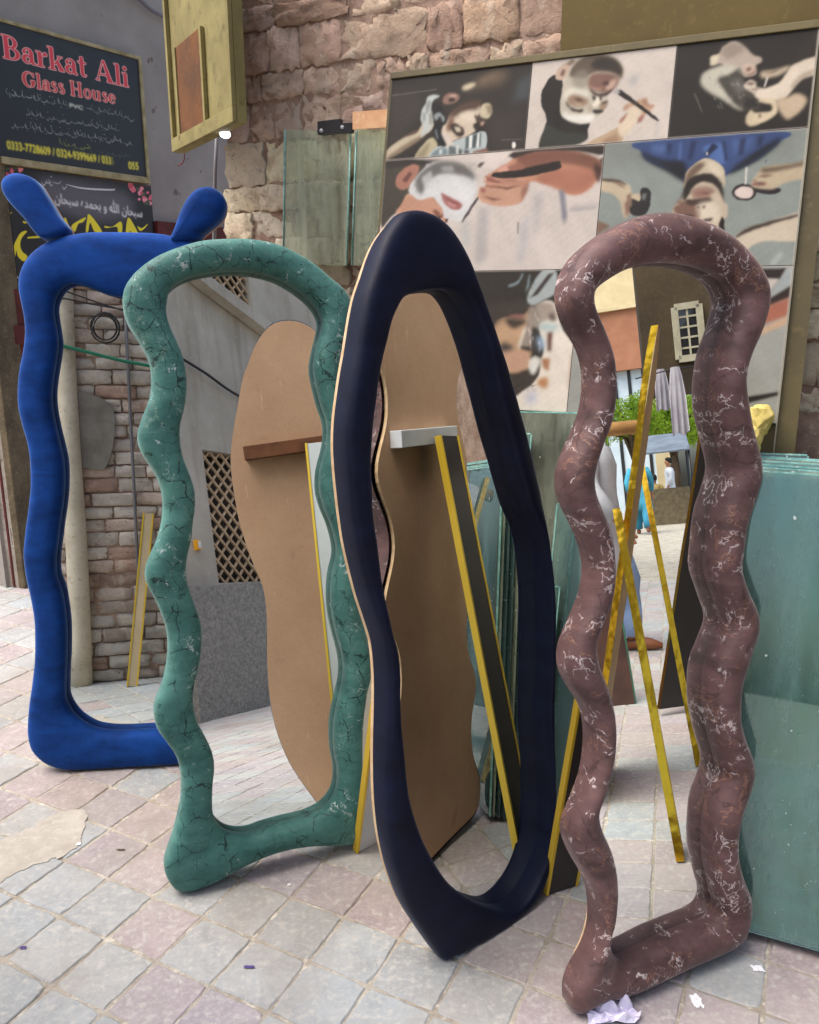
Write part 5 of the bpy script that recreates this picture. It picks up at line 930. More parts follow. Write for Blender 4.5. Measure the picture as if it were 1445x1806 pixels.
# banner below
bt = SW.st([(0, 280), (266, 332), (20, 515)], .012); bn0, bn1, bz0, bz1 = sg0 + .03, bt[1, 0], bt[2, 1] - .02, sz0 - .04
BC = Canvas(bn0, bn1, bz0, bz1, .003, (34, 32, 33)); b8 = lambda x, y: SW.st([Z8(x, y)], .012)[0]
BF = lambda pts, col, blur=0, al=1.: BC.fill([tuple(b8(*p)) for p in pts], col, blur * .004, al)
BF([(280, 1090), (600, 1130), (860, 1200), (900, 1330), (700, 1380), (450, 1330), (300, 1200)], (98, 92, 98), 8, .75)  # grey sheen on the black cloth, painted into the print
for k in range(60):
    x = k * 17.; y = 985 + x * .158; BF([(x, y), (x + 6, y - 9), (x + 12, y), (x + 6, y + 10)], (118, 62, 58) if k % 2 else (84, 74, 62))
rr = random.Random(3)
for cx, cy_, n_ in ((45, 1060, 14), (120, 1050, 5), (980, 1225, 14), (920, 1180, 5), (870, 1165, 3)):
    for q in range(n_):
        x, y = cx + rr.uniform(-42, 42), cy_ + rr.uniform(-38, 38); s_ = rr.uniform(9, 20)
        BF([(x - s_, y), (x - s_ * .3, y - s_), (x + s_, y - s_ * .3), (x + s_ * .6, y + s_ * .8), (x - s_ * .5, y + s_)], rr.choice([(200, 92, 108), (178, 70, 88), (218, 130, 138), (60, 74, 52)]))
for pts in ([(20, 1400), (40, 1345), (85, 1320), (60, 1345), (65, 1395), (50, 1420), (45, 1390)], [(40, 1460), (70, 1450), (85, 1560), (75, 1600), (100, 1530), (140, 1460), (185, 1450), (150, 1490), (135, 1540), (150, 1590), (185, 1620), (160, 1655), (120, 1620), (110, 1580), (95, 1640), (60, 1655), (35, 1640)],
            [(185, 1490), (285, 1480), (280, 1495), (185, 1500)], [(155, 1380), (180, 1390), (175, 1400), (155, 1392)], [(430, 1360), (445, 1360), (475, 1440), (465, 1445)], [(485, 1410), (580, 1355), (560, 1390), (530, 1400), (510, 1450), (500, 1450)], [(580, 1450), (590, 1370), (605, 1335), (690, 1450), (640, 1455), (610, 1390), (595, 1455)],
            [(705, 1415), (760, 1420), (820, 1385), (825, 1460), (800, 1460), (790, 1420), (720, 1430)], [(850, 1500), (860, 1380), (880, 1365), (950, 1500), (900, 1500), (880, 1440), (875, 1500)], [(930, 1415), (960, 1430), (1000, 1400), (985, 1425), (950, 1450)]):
    BF(pts, (214, 196, 40))
BF([(440, 1130), (560, 1165), (770, 1175), (775, 1155), (765, 1165), (560, 1155)], (196, 194, 192))
font_line(BC, '\uFEE5\uFE8E\uFEA4\uFE92\uFEB3 \uFEA9\uFEAA\uFEE4\uFEA4\uFE91 \u0648 \uFDF2 \uFEE5\uFE8E\uFEA4\uFE92\uFEB3'.replace('\uFEA9', '\uFBA6'), b8(372, 1275), b8(965, 1375), .085, (206, 204, 200), bold=1.3)
script_line(BC, b8(280, 1120), b8(440, 1150), .04, (176, 174, 172), 9)
BF([(60, 1770), (100, 1750), (125, 1765), (100, 1780), (90, 1800)], (200, 198, 194))
bnr = thing('cloth_banner', SW.at((bn0 + bn1) / 2, bz0, .01), 'black printed banner with yellow calligraphy and pink roses under the shop sign', 'banner')
BC.sheet('printed_cloth', SW, .014, M['sign_print'], bnr)
mesh('cloth_back', *box_vf(SW.at((bn0 + bn1) / 2, (bz0 + bz1) / 2, .0075), (SW.b, ZZ, SW.n), ((bn1 - bn0) / 2 - .001, (bz1 - bz0) / 2 - .001, .004)), M['black_metal'], bnr)
# maroon door below, pillar with a wooden post on the left
M['maroon'] = mottled('maroon_paint', srgb(98, 44, 40), srgb(74, 34, 32), 8, .6, .3, .003)
M['old_wood'] = mottled('weathered_wood', srgb(110, 98, 76), srgb(82, 72, 56), 10, .85, .5, .004, 60, srgb(134, 122, 98))
M['peeling'] = mottled('peeling_plaster', srgb(178, 170, 158), srgb(140, 130, 118), 5, .9, .6, .006, 40, srgb(112, 100, 88))
door = thing('wooden_door', SW.at(.9, 0), 'maroon painted door under the printed banner', 'door')
for k in range(6): bbox('board', SW.at(.20 + .27 * k, .82, .02), (SW.b, ZZ, SW.n), (.131, .82, .014), M['maroon'], door, .004)
for z in (.3, 1.4): bbox('ledge', SW.at(.88, z, .04), (SW.b, ZZ, SW.n), (.8, .05, .008), M['maroon'], door, .003)
tr_z = SW.st([(290, 392)])[0, 1]; dc_ = bbox('transom', SW.at((bn1 + 2.6) / 2, tr_z - .12, .02), (SW.b, ZZ, SW.n), ((2.6 - bn1) / 2 - .01, .12, .02), M['maroon'], door)
pil = thing('pillar', gy((20, 1036)), 'peeling plaster pillar with a weathered wooden post at the maroon door', 'pillar')
pc = gy((38, 1037)); px_ = np.array([.97, -.24, 0.]); py_ = np.array([-.24, -.97, 0.])
mesh('plaster_core', *box_vf(pc + np.array([0, 0, 1.8]) - px_ * .31 - py_ * .15, (px_, py_, ZZ), (.3, .15, 1.8)), M['peeling'], pil)
bbox('post', pc + np.array([0, 0, 1.2]) + px_ * .012 - py_ * .1, (px_, py_, ZZ), (.022, .11, 1.2), M['old_wood'], pil, .006)

# yellow meter box at the end of the stone wall, with small lamps below
d_ = ray([(416, 212)])[0]; bx0 = CAM + d_ * (2.75 / d_[1]); BXP = Plane((bx0[0], bx0[1], 0), R(-57.4), 0.)
M['yellow_paint'] = mottled('yellow_painted_wood', srgb(146, 136, 88), srgb(118, 108, 68), 5, .8, .5, .004, 18, srgb(92, 80, 54))
M['rust_panel'] = mottled('rusty_brown_panel', srgb(112, 70, 34), srgb(86, 56, 32), 8, .7, .4, .003, 60, srgb(128, 84, 40))
c0 = BXP.st([(308, 271), (416, 212), (306, 27)]); sA, sB, zA = c0[0, 0], c0[1, 0], (c0[0, 1] + c0[1, 1]) / 2
ybox = thing('meter_box', BXP.at((sA + sB) / 2, zA, -.07), 'yellow painted wooden meter box with a brown panel on the wall corner', 'box')
zT = zA + .9
mesh('case', *box_vf(BXP.at((sA + sB) / 2, (zA + zT) / 2, -.021), (BXP.b, ZZ, BXP.n), ((sB - sA) / 2, (zT - zA) / 2, .016)), M['yellow_paint'], ybox)
p4 = BXP.st([(318, 79), (358, 45), (360.6, 228), (316.8, 249.7)]); pa, pb, za, zb = (p4[0, 0] + p4[3, 0]) / 2, (p4[1, 0] + p4[2, 0]) / 2, (p4[2, 1] + p4[3, 1]) / 2, (p4[0, 1] + p4[1, 1]) / 2
bbox('brown_panel', BXP.at((pa + pb) / 2, (za + zb) / 2, .001), (BXP.b, ZZ, BXP.n), ((pb - pa) / 2, (zb - za) / 2, .004), M['rust_panel'], ybox, .001)
fr_w = .018
for (a, b, c_, d2, nm) in ((sA, sB, zA, zA + .045, 'bottom_rail'), (sA, sA + .022, zA + .045, zT, 'stile'), (sB - .02, sB, zA + .045, zT, 'stile'), (pa - fr_w, pa, za, zb, 'panel_trim'), (pb, pb + fr_w, za, zb, 'panel_trim')):
    bbox(nm, BXP.at((a + b) / 2, (c_ + d2) / 2, .003), (BXP.b, ZZ, BXP.n), ((b - a) / 2, (d2 - c_) / 2, .007), M['yellow_paint'], ybox, .002)
t = NT('lamp_glow'); e_ = t.N('ShaderNodeEmission', i_Color=(.86, .84, 1.), i_Strength=4.); t.l.new(e_.outputs[0], t.out.inputs[0]); M['lamp'] = t.m
for pxl, rad, lab in (((397, 236), .022, 'small lit white lamp under the yellow meter box'), ((305, 203), .010, 'tiny lit bulb at the far side of the yellow meter box')):
    c = BXP.hit([pxl], -.03)[0]; lp = thing('wall_lamp', c, lab, 'lamp')
    sp = []; 
    for a in np.linspace(-math.pi / 2, math.pi / 2, 9): sp.append((math.sin(a), math.cos(a)))
    V, F = tube_vf([c + rad * s * np.array([.8, -.35, -.25]) for s, _ in sp], [max(.0005, rad * .62 * k) for _, k in sp], 14); mesh('bulb', V, F, M['lamp'], lp, smooth=True)
    V, F = tube_vf([c + np.array([0, 0, rad * .5]), c + np.array([0, .02, rad * 1.5])], rad * .4, 8); mesh('socket', V, F, M['black_metal'], lp)
M['red_wire'] = NT('red_wire').pbr(srgb(110, 40, 46), .5); M['grey_wire'] = NT('grey_wire').pbr(srgb(110, 108, 112), .5)
wp = BXP.hit([(322, 262), (326, 276), (321, 288), (314, 292)], -.08); wr = tube('hanging_wire', smooth_loop(wp, 16, False), .0025, M['red_wire']); tag(wr, 'short dark red wire dangling under the yellow meter box', 'wire')
wp = SW.hit([(150, -40), (235, -8), (268, 18), (300, 34), (330, 46)], .03); wr = tube('wall_cable', smooth_loop(wp, 24, False), .012, M['grey_wire']); tag(wr, 'thick grey cable running along the plaster wall above the sign', 'cable')
wp = WALL.hit([(383, 236), (380, 300), (378, 420), (376, 640)], -.3); wr = tube('wall_pipe', wp, .008, M['grey_wire']); tag(wr, 'thin grey conduit running down behind the blue right ear', 'pipe')

# ------------------------------------------------------------------ across the lane: brick pier with a pole, cables and a board (seen in the blue mirror)
A_ = PB.seen_ground((161, 1204)); B_ = PB.seen_ground((281, 1194)); yw = math.atan2(B_[1] - A_[1], B_[0] - A_[0])
OP = Plane((A_[0], A_[1], 0), yw + math.pi, 0.)            # faces the mirrors; its s axis runs the other way
on_op = lambda px, off=0.: (lambda P: ((P - OP.P0) @ OP.b, P[2]))(PB.seen_plane(px, OP.P0 + off * OP.n, OP.n))
s_end = -float(np.linalg.norm(B_ - A_)) - .12
pier = thing('brick_pier', OP.at(0., 0.), 'whitewashed old brick wall across the lane, seen in the blue mirror', 'wall')
mesh('pier_core', *box_vf(OP.at((s_end + 1.6) / 2, 1.7, -.18), (OP.b, ZZ, OP.n), ((1.6 - s_end) / 2, 1.7, .17)), M['mortar_wall'], pier)
bz = 0.; row = 0; nb = 0
while bz < 2.5:
    h = rnd.uniform(.062, .078); s = s_end + (0 if row % 2 else -.09)
    while s < .75 and nb < 298:
        w = rnd.uniform(.15, .215); a = max(s, s_end); e = min(s + w, 1.58)
        if e - a > .04:
            k = rnd.random(); bc = srgb(216, 204, 192) if k < .65 else (srgb(204, 184, 170) if k < .9 else srgb(190, 160, 144)); b = rnd.uniform(.82, 1.1)
            if bz < .55: bc = tuple(np.array(bc) * np.array([.80, .84, .86]))
            o = inst('brick', rnd.choice(BB), pier, OP.at((a + e) / 2, bz + h / 2, -.010 + rnd.uniform(-.008, .008)), (rnd.uniform(-.02, .02), rnd.uniform(-.025, .025), yw + math.pi + rnd.uniform(-.02, .02)), (bc[0] * b, bc[1] * b, bc[2] * b, 1))
            o.scale = ((e - a) * .965, .032, h * .90); nb += 1
        s += w
    bz += h; row += 1
cq = [on_op(p, .025) for p in ((92, 700), (196, 712), (192, 818), (150, 824), (100, 806))]
prism('cement_patch', OP.at(*np.array([smooth_loop(np.array(cq), 30)[:, 0], smooth_loop(np.array(cq), 30)[:, 1]]), .028), OP.n, .03, mottled('grey_cement', srgb(134, 128, 120), srgb(112, 106, 98), 12, .9, .6, .004), pier)
M['pole'] = mottled('pale_painted_pole', srgb(214, 204, 184), srgb(190, 178, 156), 7, .7, .3, .003, 40, srgb(160, 148, 128))
pf = PB.seen_ground((145, 1207)); dpt = np.linalg.norm(PB.bounce((145, 1100))[0] - CAM) + np.linalg.norm(pf - PB.bounce((145, 1100))[0])
pr_ = 16.5 / 1445 * dpt; zz_ = np.linspace(.001, 3.1, 14)
po = tube('utility_pole', [pf + np.array([.006 * math.sin(3 * z) - .012 * z, 0, z]) for z in zz_], [pr_ * (1.02 - .05 * z) for z in zz_], M['pole'], None, 20); tag(po, 'thick pale pole standing against the whitewashed brick wall', 'pole')
M['black_cable'] = NT('black_cable').pbr(srgb(48, 46, 48), .5); M['green_cable'] = NT('green_cable').pbr(srgb(34, 110, 84), .45)
def op_line(pxs, off): 
    st = np.array([on_op(p, off) for p in pxs]); return OP.at(st[:, 0], st[:, 1], off)
c_s, c_z = on_op((186, 578), .05)
ring = []
for q in range(64): a = q / 64 * 4 * 2 * math.pi; rr_ = .062 + .009 * math.sin(a * .27 + 1); ring.append((c_s + rr_ * math.cos(a), c_z + rr_ * math.sin(a) * 1.1, .04 + .02 * q / 64))
co = tube('cable_coil', [OP.at(s, z, f) for s, z, f in ring], .0035, M['black_cable'], None, 6); tag(co, 'coil of black cable hanging on the brick wall beside the pole', 'cable')
for pxs, rad, mt, lab in (([(60, 590), (105, 608), (160, 622), (215, 636), (290, 652), (380, 690)], .009, 'green_cable', 'green hose running along the whitewashed brick wall'), ([(60, 522), (110, 526), (160, 536), (225, 547), (300, 556)], .004, 'black_cable', 'thin black cable strung across the whitewashed bricks, below another'), ([(70, 500), (120, 515), (180, 536), (260, 560)], .004, 'black_cable', 'thin black cable crossing above the coil on the brick wall')):
    L = op_line(pxs, .075); wr = tube('cable', smooth_loop(L, 30, False), rad, M[mt], None, 6); tag(wr, lab, 'cable')
L = op_line([(221, 540), (228, 680), (236, 840), (247, 1060), (247, 1150)], .03); wr = tube('conduit', L, .008, M['grey_wire'], None, 8); tag(wr, 'thin grey conduit pipe on the whitewashed brick wall', 'pipe')
# small yellow-edged board leaning on it
ft = PB.seen_ground((236, 1198)); b_ = np.array([math.cos(yw), math.sin(yw), 0])
sm = thing('leaning_board', ft, 'narrow yellow-edged board leaning on the whitewashed brick wall', 'board')
strut_parts(sm, OP.at(float((ft - OP.P0) @ OP.b) - .1, .85, .05), OP.at(float((ft - OP.P0) @ OP.b), 0., .16), b_, .05, M['mdf_pale'], M['yellow_edge'])

# ------------------------------------------------------------------ facade across the lane with lattices and granite plinth (seen in the green mirror)
g0 = PG.seen_ground((355, 1275)); g1 = PG.seen_ground((462, 1248)); fy = math.atan2(g1[1] - g0[1], g1[0] - g0[0])
FB = np.array([math.cos(fy), math.sin(fy), 0]); FN = np.array([-math.sin(fy), math.cos(fy), 0]); FP0 = g0 - .22 * FN
def on_f(px, off=0.): P = PG.seen_plane(px, FP0 + off * FN, FN); return float((P - FP0) @ FB), float(P[2])
fat = lambda s, z, off=0.: FP0 + s * FB + z * ZZ + off * FN
t = NT('stained_concrete'); P = t.pos(); n1 = t.noise(P, 1.3, 6, .65); n2 = t.noise(P, 14, 5, .65); mp = t.N('ShaderNodeMapping', i_Vector=P, i_Scale=(3, 3, .4)); n3 = t.noise(mp, 1.5, 5, .6)
c = t.mix(t.ramp(n1.outputs[0], [(.3, 0.), (.7, 1.)]), srgb(182, 174, 162), srgb(158, 150, 138)); c = t.mix(t.ramp(n3.outputs[0], [(.5, 0.), (.7, .6)]), c, srgb(134, 124, 112)); c = t.mix(t.ramp(n2.outputs[0], [(.6, 0.), (.75, .4)]), c, srgb(206, 198, 184))
M['concrete'] = t.pbr(c, .9, t.bump(n2.outputs[0], .4, .004), spec=.15)
fac = thing('plaster_building', fat(1., 0), 'stained grey plaster building with lattice openings across the lane', 'building')
hF = on_f((540, 470))[1] + .1
lat = [on_f(p) for p in ((360, 800), (388, 1028), (452, 1028), (452, 800))]; la, lb, lz0, lz1 = lat[1][0] - .02, lat[2][0] + .8, lat[1][1], on_f((372, 795))[1]
ua, uz0, uz1 = on_f((372, 486))[0], on_f((440, 548))[1], on_f((372, 470))[1] + .25; ub = on_f((440, 500))[0]
def wall_rects(a0, a1, z0, z1, holes):
    """split a facade into rectangles round its openings"""
    xs = sorted({a0, a1, *[h[0] for h in holes], *[h[1] for h in holes]}); zs_ = sorted({z0, z1, *[h[2] for h in holes], *[h[3] for h in holes]})
    xs = [x for x in xs if a0 <= x <= a1]; zs_ = [z for z in zs_ if z0 <= z <= z1]; out = []
    for i in range(len(xs) - 1):
        for j in range(len(zs_) - 1):
            cx, cz = (xs[i] + xs[i + 1]) / 2, (zs_[j] + zs_[j + 1]) / 2
            if not any(h[0] < cx < h[1] and h[2] < cz < h[3] for h in holes): out.append((xs[i], xs[i + 1], zs_[j], zs_[j + 1]))
    return out
parts = [box_vf(fat((x0 + x1) / 2, (z0 + z1) / 2, -.1), (FB, ZZ, FN), ((x1 - x0) / 2, (z1 - z0) / 2, .1)) for x0, x1, z0, z1 in wall_rects(-2.6, 5.2, 0, hF, [(la, lb, lz0, lz1), (ua, ub, uz0, uz1)])]
mesh('wall', *merge(parts), M['concrete'], fac)
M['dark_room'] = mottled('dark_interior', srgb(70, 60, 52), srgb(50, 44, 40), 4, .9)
M['lattice'] = mottled('lattice_clay', srgb(196, 170, 140), srgb(170, 142, 112), 12, .8)
for (a, b, z0, z1, nm) in ((la, lb, lz0, lz1, 'lattice'), (ua, ub, uz0, uz1, 'upper_lattice')):
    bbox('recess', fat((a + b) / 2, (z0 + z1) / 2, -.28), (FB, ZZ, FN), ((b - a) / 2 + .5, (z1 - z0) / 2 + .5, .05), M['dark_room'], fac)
    w, h = b - a, z1 - z0; bars = []; k = -h
    st_ = .17
    while k < w + h:
        for sg in (1, -1):
            # diagonal line s = k + sg*z clipped to the opening
            zz0, zz1 = 0., h; p0, p1 = (k, 0.), (k + h, h)
            if sg < 0: p0, p1 = (k + h, 0.), (k, h)
            x0, x1 = p0[0], p1[0]; t0_, t1_ = 0., 1.; dx = x1 - x0
            for lim, s_ in ((0., 1), (w, -1)):
                ta = (lim - x0) / dx
                if s_ * dx > 0: t0_ = max(t0_, ta)
                else: t1_ = min(t1_, ta)
            if t1_ - t0_ > .02:
                q0, q1 = (x0 + dx * t0_, h * t0_), (x0 + dx * t1_, h * t1_)
                c0_, c1_ = fat(a + q0[0], z0 + q0[1], -.06 - .012 * (sg > 0)), fat(a + q1[0], z0 + q1[1], -.06 - .012 * (sg > 0)); d = c1_ - c0_; ln = np.linalg.norm(d); d /= ln
                mesh('lattice_bar', *box_vf((c0_ + c1_) / 2, (d, np.cross(d, FN), FN), (ln / 2, .011, .012)), M['lattice'], fac)
        k += st_
gt = on_f((400, 1030), .22)[1]; gp = np.array([g0, g1]); 
t = NT('speckled_granite'); P = t.pos(); n1 = t.noise(P, 26, 6, .7, .8); n2 = t.noise(P, 90, 3, .6)
c = t.mix(t.ramp(n1.outputs[0], [(.4, 0.), (.6, 1.)]), srgb(116, 112, 108), srgb(152, 148, 142)); c = t.mix(t.ramp(n2.outputs[0], [(.35, .7), (.45, 0.)]), c, srgb(74, 70, 68)); M['granite'] = t.pbr(c, .55, spec=.4)
g_root = bbox('granite_plinth', fat(1.55, gt / 2, .11), (FB, ZZ, FN), (1.55, gt / 2, .11), M['granite'], None, .006); tag(g_root, 'speckled grey granite plinth under the lattice opening', 'plinth')
o_s, o_z = on_f((345, 962)); M['orange'] = NT('orange_plastic').pbr(srgb(226, 160, 40), .4)
ob_ = thing('switch_box', fat(o_s, o_z, 0), 'small orange switch box on the grey plaster facade', 'box'); bbox('case', fat(o_s, o_z, .025), (FB, ZZ, FN), (.035, .055, .024), M['orange'], ob_, .006); bbox('cover', fat(o_s + .008, o_z, .052), (FB, ZZ, FN), (.018, .04, .004), M['white_bar'], ob_, .002)
st = np.array([on_f(p, .06) for p in ((250, 590), (320, 632), (365, 660), (410, 692), (480, 730))]); wr = tube('cable', smooth_loop(fat(0, 0) + st[:, :1] * FB + st[:, 1:] * ZZ + .06 * FN, 24, False), .016, M['black_cable'], None, 6); tag(wr, 'twisted dark cable sagging across the grey plaster facade', 'cable')
# sloping stair slab in front of the upper lattice
sl = [on_f(p, .1) for p in ((300, 448), (372, 490), (470, 560), (560, 622), (560, 700), (300, 470))]
slab = prism('stair_slab', [fat(s, z, .16) for s, z in [on_f(p, .16) for p in ((340, 462), (372, 488), (462, 556), (560, 630), (560, 650), (462, 576), (372, 508), (340, 482))]], FN, .14, M['concrete']); slab.parent = None
slab.name = 'stair_slab'; tag(slab, 'sloping concrete slab crossing the upper lattice of the facade', 'stairs')

# ------------------------------------------------------------------ down the street, as the mauve mirror shows it
pm = lambda p, d: PM.seen(p, d)
UR = np.array([.88, -.47, 0.]); UR /= np.linalg.norm(UR); VR = np.array([-UR[1], UR[0], 0])     # along and across the street
def edge_board(name, label, pxs, dist, width, turn, thick, face, edge, cat='mirror', drop=True, front=None):
    """upright wavy-edged board seen nearly edge-on; pxs trace its near edge"""
    E = np.array([pm(p, dist) for p in pxs]); 
    if drop: d = (E[-1] - E[0]); E = np.vstack([E, E[-1] + d * (E[-1, 2] - .002) / (E[0, 2] - E[-1, 2])])
    E = smooth_loop(E, 40, False); r = np.array([math.cos(turn), math.sin(turn), 0]); bd = UR * r[0] + VR * r[1]
    nrm = np.array([bd[1], -bd[0], 0])
    k = len(E); wv = width + .03 * np.sin(np.linspace(0, 14, k)); wv[:4] *= np.linspace(.35, .95, 4); E2_ = E + wv[:, None] * bd
    root = thing(name, np.r_[E[-1, :2], 0], label, cat); loop = np.vstack([E, E2_[::-1]]); loop[:, 2] = np.maximum(loop[:, 2], .002)
    o = prism('board', loop, nrm, thick, face, root); o.data.materials.append(edge)
    for q in o.data.polygons:
        if len(q.vertices) == 4: q.material_index = 1
    return root
M['brown_grey'] = mottled('grey_brown_laminate', srgb(150, 142, 128), srgb(128, 120, 108), 6, .3)
gm = edge_board('gold_edge_mirror', 'wavy gold-edged mirror turned edge-on beyond the mauve mirror', [(1146, 575), (1136, 630), (1127, 690), (1120, 750), (1114, 800), (1106, 860), (1098, 920)], 1.15, .4, R(3), .024, M['mdf_pale'], M['gold'])
def refl_strut(root, top_px, top_d, foot_px, w, foot_d=None):
    tp_ = pm(top_px, top_d); ft_ = PM.seen_ground(foot_px); strut_parts(root, tp_, ft_, UR, w, M['brown_grey'], M['gold'], .02)
refl_strut(gm, (1086, 900), 1.0, (1197, 1512), .07)
bm_ = edge_board('black_backed_mirror', 'black-backed floor mirror with a thin silver and gold edge beyond the gold one', [(1234, 735), (1222, 830), (1210, 910), (1198, 980), (1180, 1100), (1157, 1248)], 2.35, .8, R(66), .03, M['black_metal'], M['gold'], drop=False)
refl_strut(bm_, (1126, 800), 1.9, (1230, 1348), .06)
gb = PM.seen_ground((1118, 1240)); gbo = thing('glass_offcut', gb, 'brown-backed glass offcut with green rim on the lane floor', 'glass')
V = [gb, gb - VR * .0 - UR * .02 + np.array([-.04, -.03, .75]), gb + np.array([-.30, -.35, .75]), gb + np.array([-.28, -.32, 0])]
prism('pane', V, np.cross(V[1] - V[0], V[3] - V[0]) / np.linalg.norm(np.cross(V[1] - V[0], V[3] - V[0])), .012, M['brown_board'], gbo); tube('rim', [V[0], V[1]], .012, M['glass_edge'], gbo, 6); tube('rim', [V[3], V[0]], .012, M['glass_edge'], gbo, 6)
# jettied upper storey with window, its wall colour darkened to stand for deep shade
D1 = 5.6; q = [pm(p, D1) for p in ((1136, 660), (1330, 660))]; zb_ = q[0][2]
M['shaded_plaster'] = mottled('shade_darkened_plaster', srgb(76, 64, 46), srgb(60, 50, 38), 3, .9, .4, .004, 30, srgb(88, 74, 54))
ov = thing('jettied_storey', np.r_[(q[0] + q[1])[:2] / 2, zb_], 'overhanging upper storey, brown darkened for deep shade, with a white framed window', 'building')
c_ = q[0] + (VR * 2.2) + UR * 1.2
mesh('wall', *box_vf(np.r_[c_[:2], zb_ + 1.4], (UR, VR, ZZ), (1.2, 2.2, 1.4)), M['shaded_plaster'], ov)
M['white_frame'] = mottled('white_window_paint', srgb(168, 162, 140), srgb(146, 138, 118), 8, .6); M['dark_glass'] = NT('dark_window_glass').pbr(srgb(30, 30, 34), .05, spec=.6)
w4 = np.array([PM.seen_plane(p, q[0] - UR * .02, UR) for p in ((1192, 540), (1236, 540), (1236, 632), (1192, 632))]); wc = w4.mean(0); ww_ = abs((w4[1] - w4[0]) @ VR) / 2; wh_ = abs(w4[0, 2] - w4[3, 2]) / 2
win = mesh('window', *box_vf(wc, (VR, ZZ, UR), (ww_, wh_, .015)), M['dark_glass'], ov)
for a, b, hw, hh in ((-1, 0, .05, 1.08), (1, 0, .05, 1.08), (0, -1, 1, .05), (0, 1, 1, .05)): mesh('frame', *box_vf(wc + VR * ww_ * a + ZZ * wh_ * b - UR * .015, (VR, ZZ, UR), (.028 if a else ww_, wh_ if a else .028, .02)), M['white_frame'], win)
for k in range(1, 5): mesh('glazing_bar', *box_vf(wc + ZZ * wh_ * (-1 + 2 * k / 5) - UR * .014, (VR, ZZ, UR), (ww_, .008, .01)), M['white_frame'], win)
mesh('glazing_bar', *box_vf(wc - UR * .0145, (VR, ZZ, UR), (.008, wh_, .01)), M['white_frame'], win)
# washing below it
M['cloth'] = mottled('grey_white_cotton', srgb(168, 164, 170), srgb(146, 142, 150), 5, .9, .2, .003)
def garment(pxtl, pxbr, d, label, sleeves=True):
    a, b = pm(pxtl, d), pm(pxbr, d); w = abs((b - a) @ VR); h = a[2] - b[2]; c = np.r_[((a + b) / 2)[:2], a[2]]; V = []; F = []; n = 18; m = 12
    for side in (-1, 1):
        for j in range(m):
            for i in range(n):
                u = i / (n - 1) * 2 - 1; v = j / (m - 1); wd = w / 2 * (.55 + .45 * min(1, v * 2.2) ** .6 + .12 * v)
                V.append(c + VR * u * wd - ZZ * v * h * (1 + .03 * math.sin(u * 5)) + UR * (side * .02 * (1 - u * u) + .02 * math.sin(u * 9 + v * 2) * v))
    for sdx in (0, 1):
        o = sdx * n * m
        for j in range(m - 1):
            for i in range(n - 1): F.append((o + j * n + i, o + j * n + i + 1, o + (j + 1) * n + i + 1, o + (j + 1) * n + i))
    for j in range(m - 1):
        for i in (0, n - 1): F.append((j * n + i, (j + 1) * n + i, n * m + (j + 1) * n + i, n * m + j * n + i))
    g = mesh('hanging_shirt', V, F, M['cloth'], None, smooth=True); tag(g, label, 'shirt', 'washing on the line')
garment((1152, 652), (1182, 722), 5.2, 'short pale grey shirt hanging on the washing line'); garment((1176, 648), (1214, 764), 5.0, 'long pale grey shirt hanging on the washing line')
wl_ = tube('washing_line', [pm((1120, 668), 5.1), pm((1180, 652), 5.1), pm((1260, 640), 5.1)], .006, M['black_cable'], None, 5); tag(wl_, 'thin dark washing line under the overhanging storey', 'line')

# far end: buildings, tree, stall, people
M['terracotta'] = mottled('terracotta_wall', srgb(168, 118, 92), srgb(150, 102, 80), 1.5, .9, .2, .004); M['cream_wall'] = mottled('cream_wall', srgb(214, 196, 158), srgb(196, 178, 140), 1.5, .9); M['pale_shutter'] = mottled('pale_blue_shutter', srgb(198, 210, 220), srgb(182, 196, 208), 2, .6)
def far_block(name, px, d, depth, z0, mat, label, win=()):
    a, b = pm(px[0], d), pm(px[1], d); w = abs((b - a) @ VR) / 2; c = (a + b) / 2; zt, zb2 = max(a[2], b[2]), (z0 if z0 is not None else min(a[2], b[2]))
    root = thing(name, np.r_[c[:2], zb2], label, 'building'); mesh('wall', *box_vf(np.r_[(c + UR * depth / 2)[:2], (zt + zb2) / 2], (UR, VR, ZZ), (depth / 2, w, (zt - zb2) / 2)), mat, root)
    mesh('roof', *box_vf(np.r_[(c + UR * depth / 2)[:2], zt + .06], (UR, VR, ZZ), (depth / 2 + .15, w + .15, .055)), M['cream_wall'], root)
    for (u, z, hw, hh) in win:
        f = mesh('window', *box_vf(np.r_[(c - UR * .03 + VR * u * w)[:2], z], (VR, ZZ, UR), (hw, hh, .05)), M['pale_shutter'], root); mesh('sill', *box_vf(np.r_[(c - UR * .1 + VR * u * w)[:2], z - hh - .05], (VR, ZZ, UR), (hw + .08, .04, .1)), M['cream_wall'], f)
    return root
th = far_block('terrace_house', ((1020, 556), (1146, 648)), 30., 6., None, M['terracotta'], 'house down the street, terracotta above a pale blue-white lower storey', [])
a, b = pm((1020, 648), 30.), pm((1146, 648), 30.); w = abs((b - a) @ VR) / 2; c = (a + b) / 2 + UR * .15
mesh('lower_wall', *box_vf(np.r_[(c + UR * 2.4)[:2], c[2] / 2 - .02], (UR, VR, ZZ), (2.4, w - .1, c[2] / 2 - .02)), M['pale_shutter'], th)
for k in range(5): mesh('shutter_rail', *box_vf(np.r_[(c + VR * w * (-.8 + .4 * k))[:2], c[2] / 2], (VR, UR, ZZ), (.06, .04, c[2] / 2 - .1)), M['black_metal'], th)
far_block('cream_house', ((970, 430), (1160, 556)), 40., 8., 0., M['cream_wall'], 'tall cream house rising behind the terracotta one')
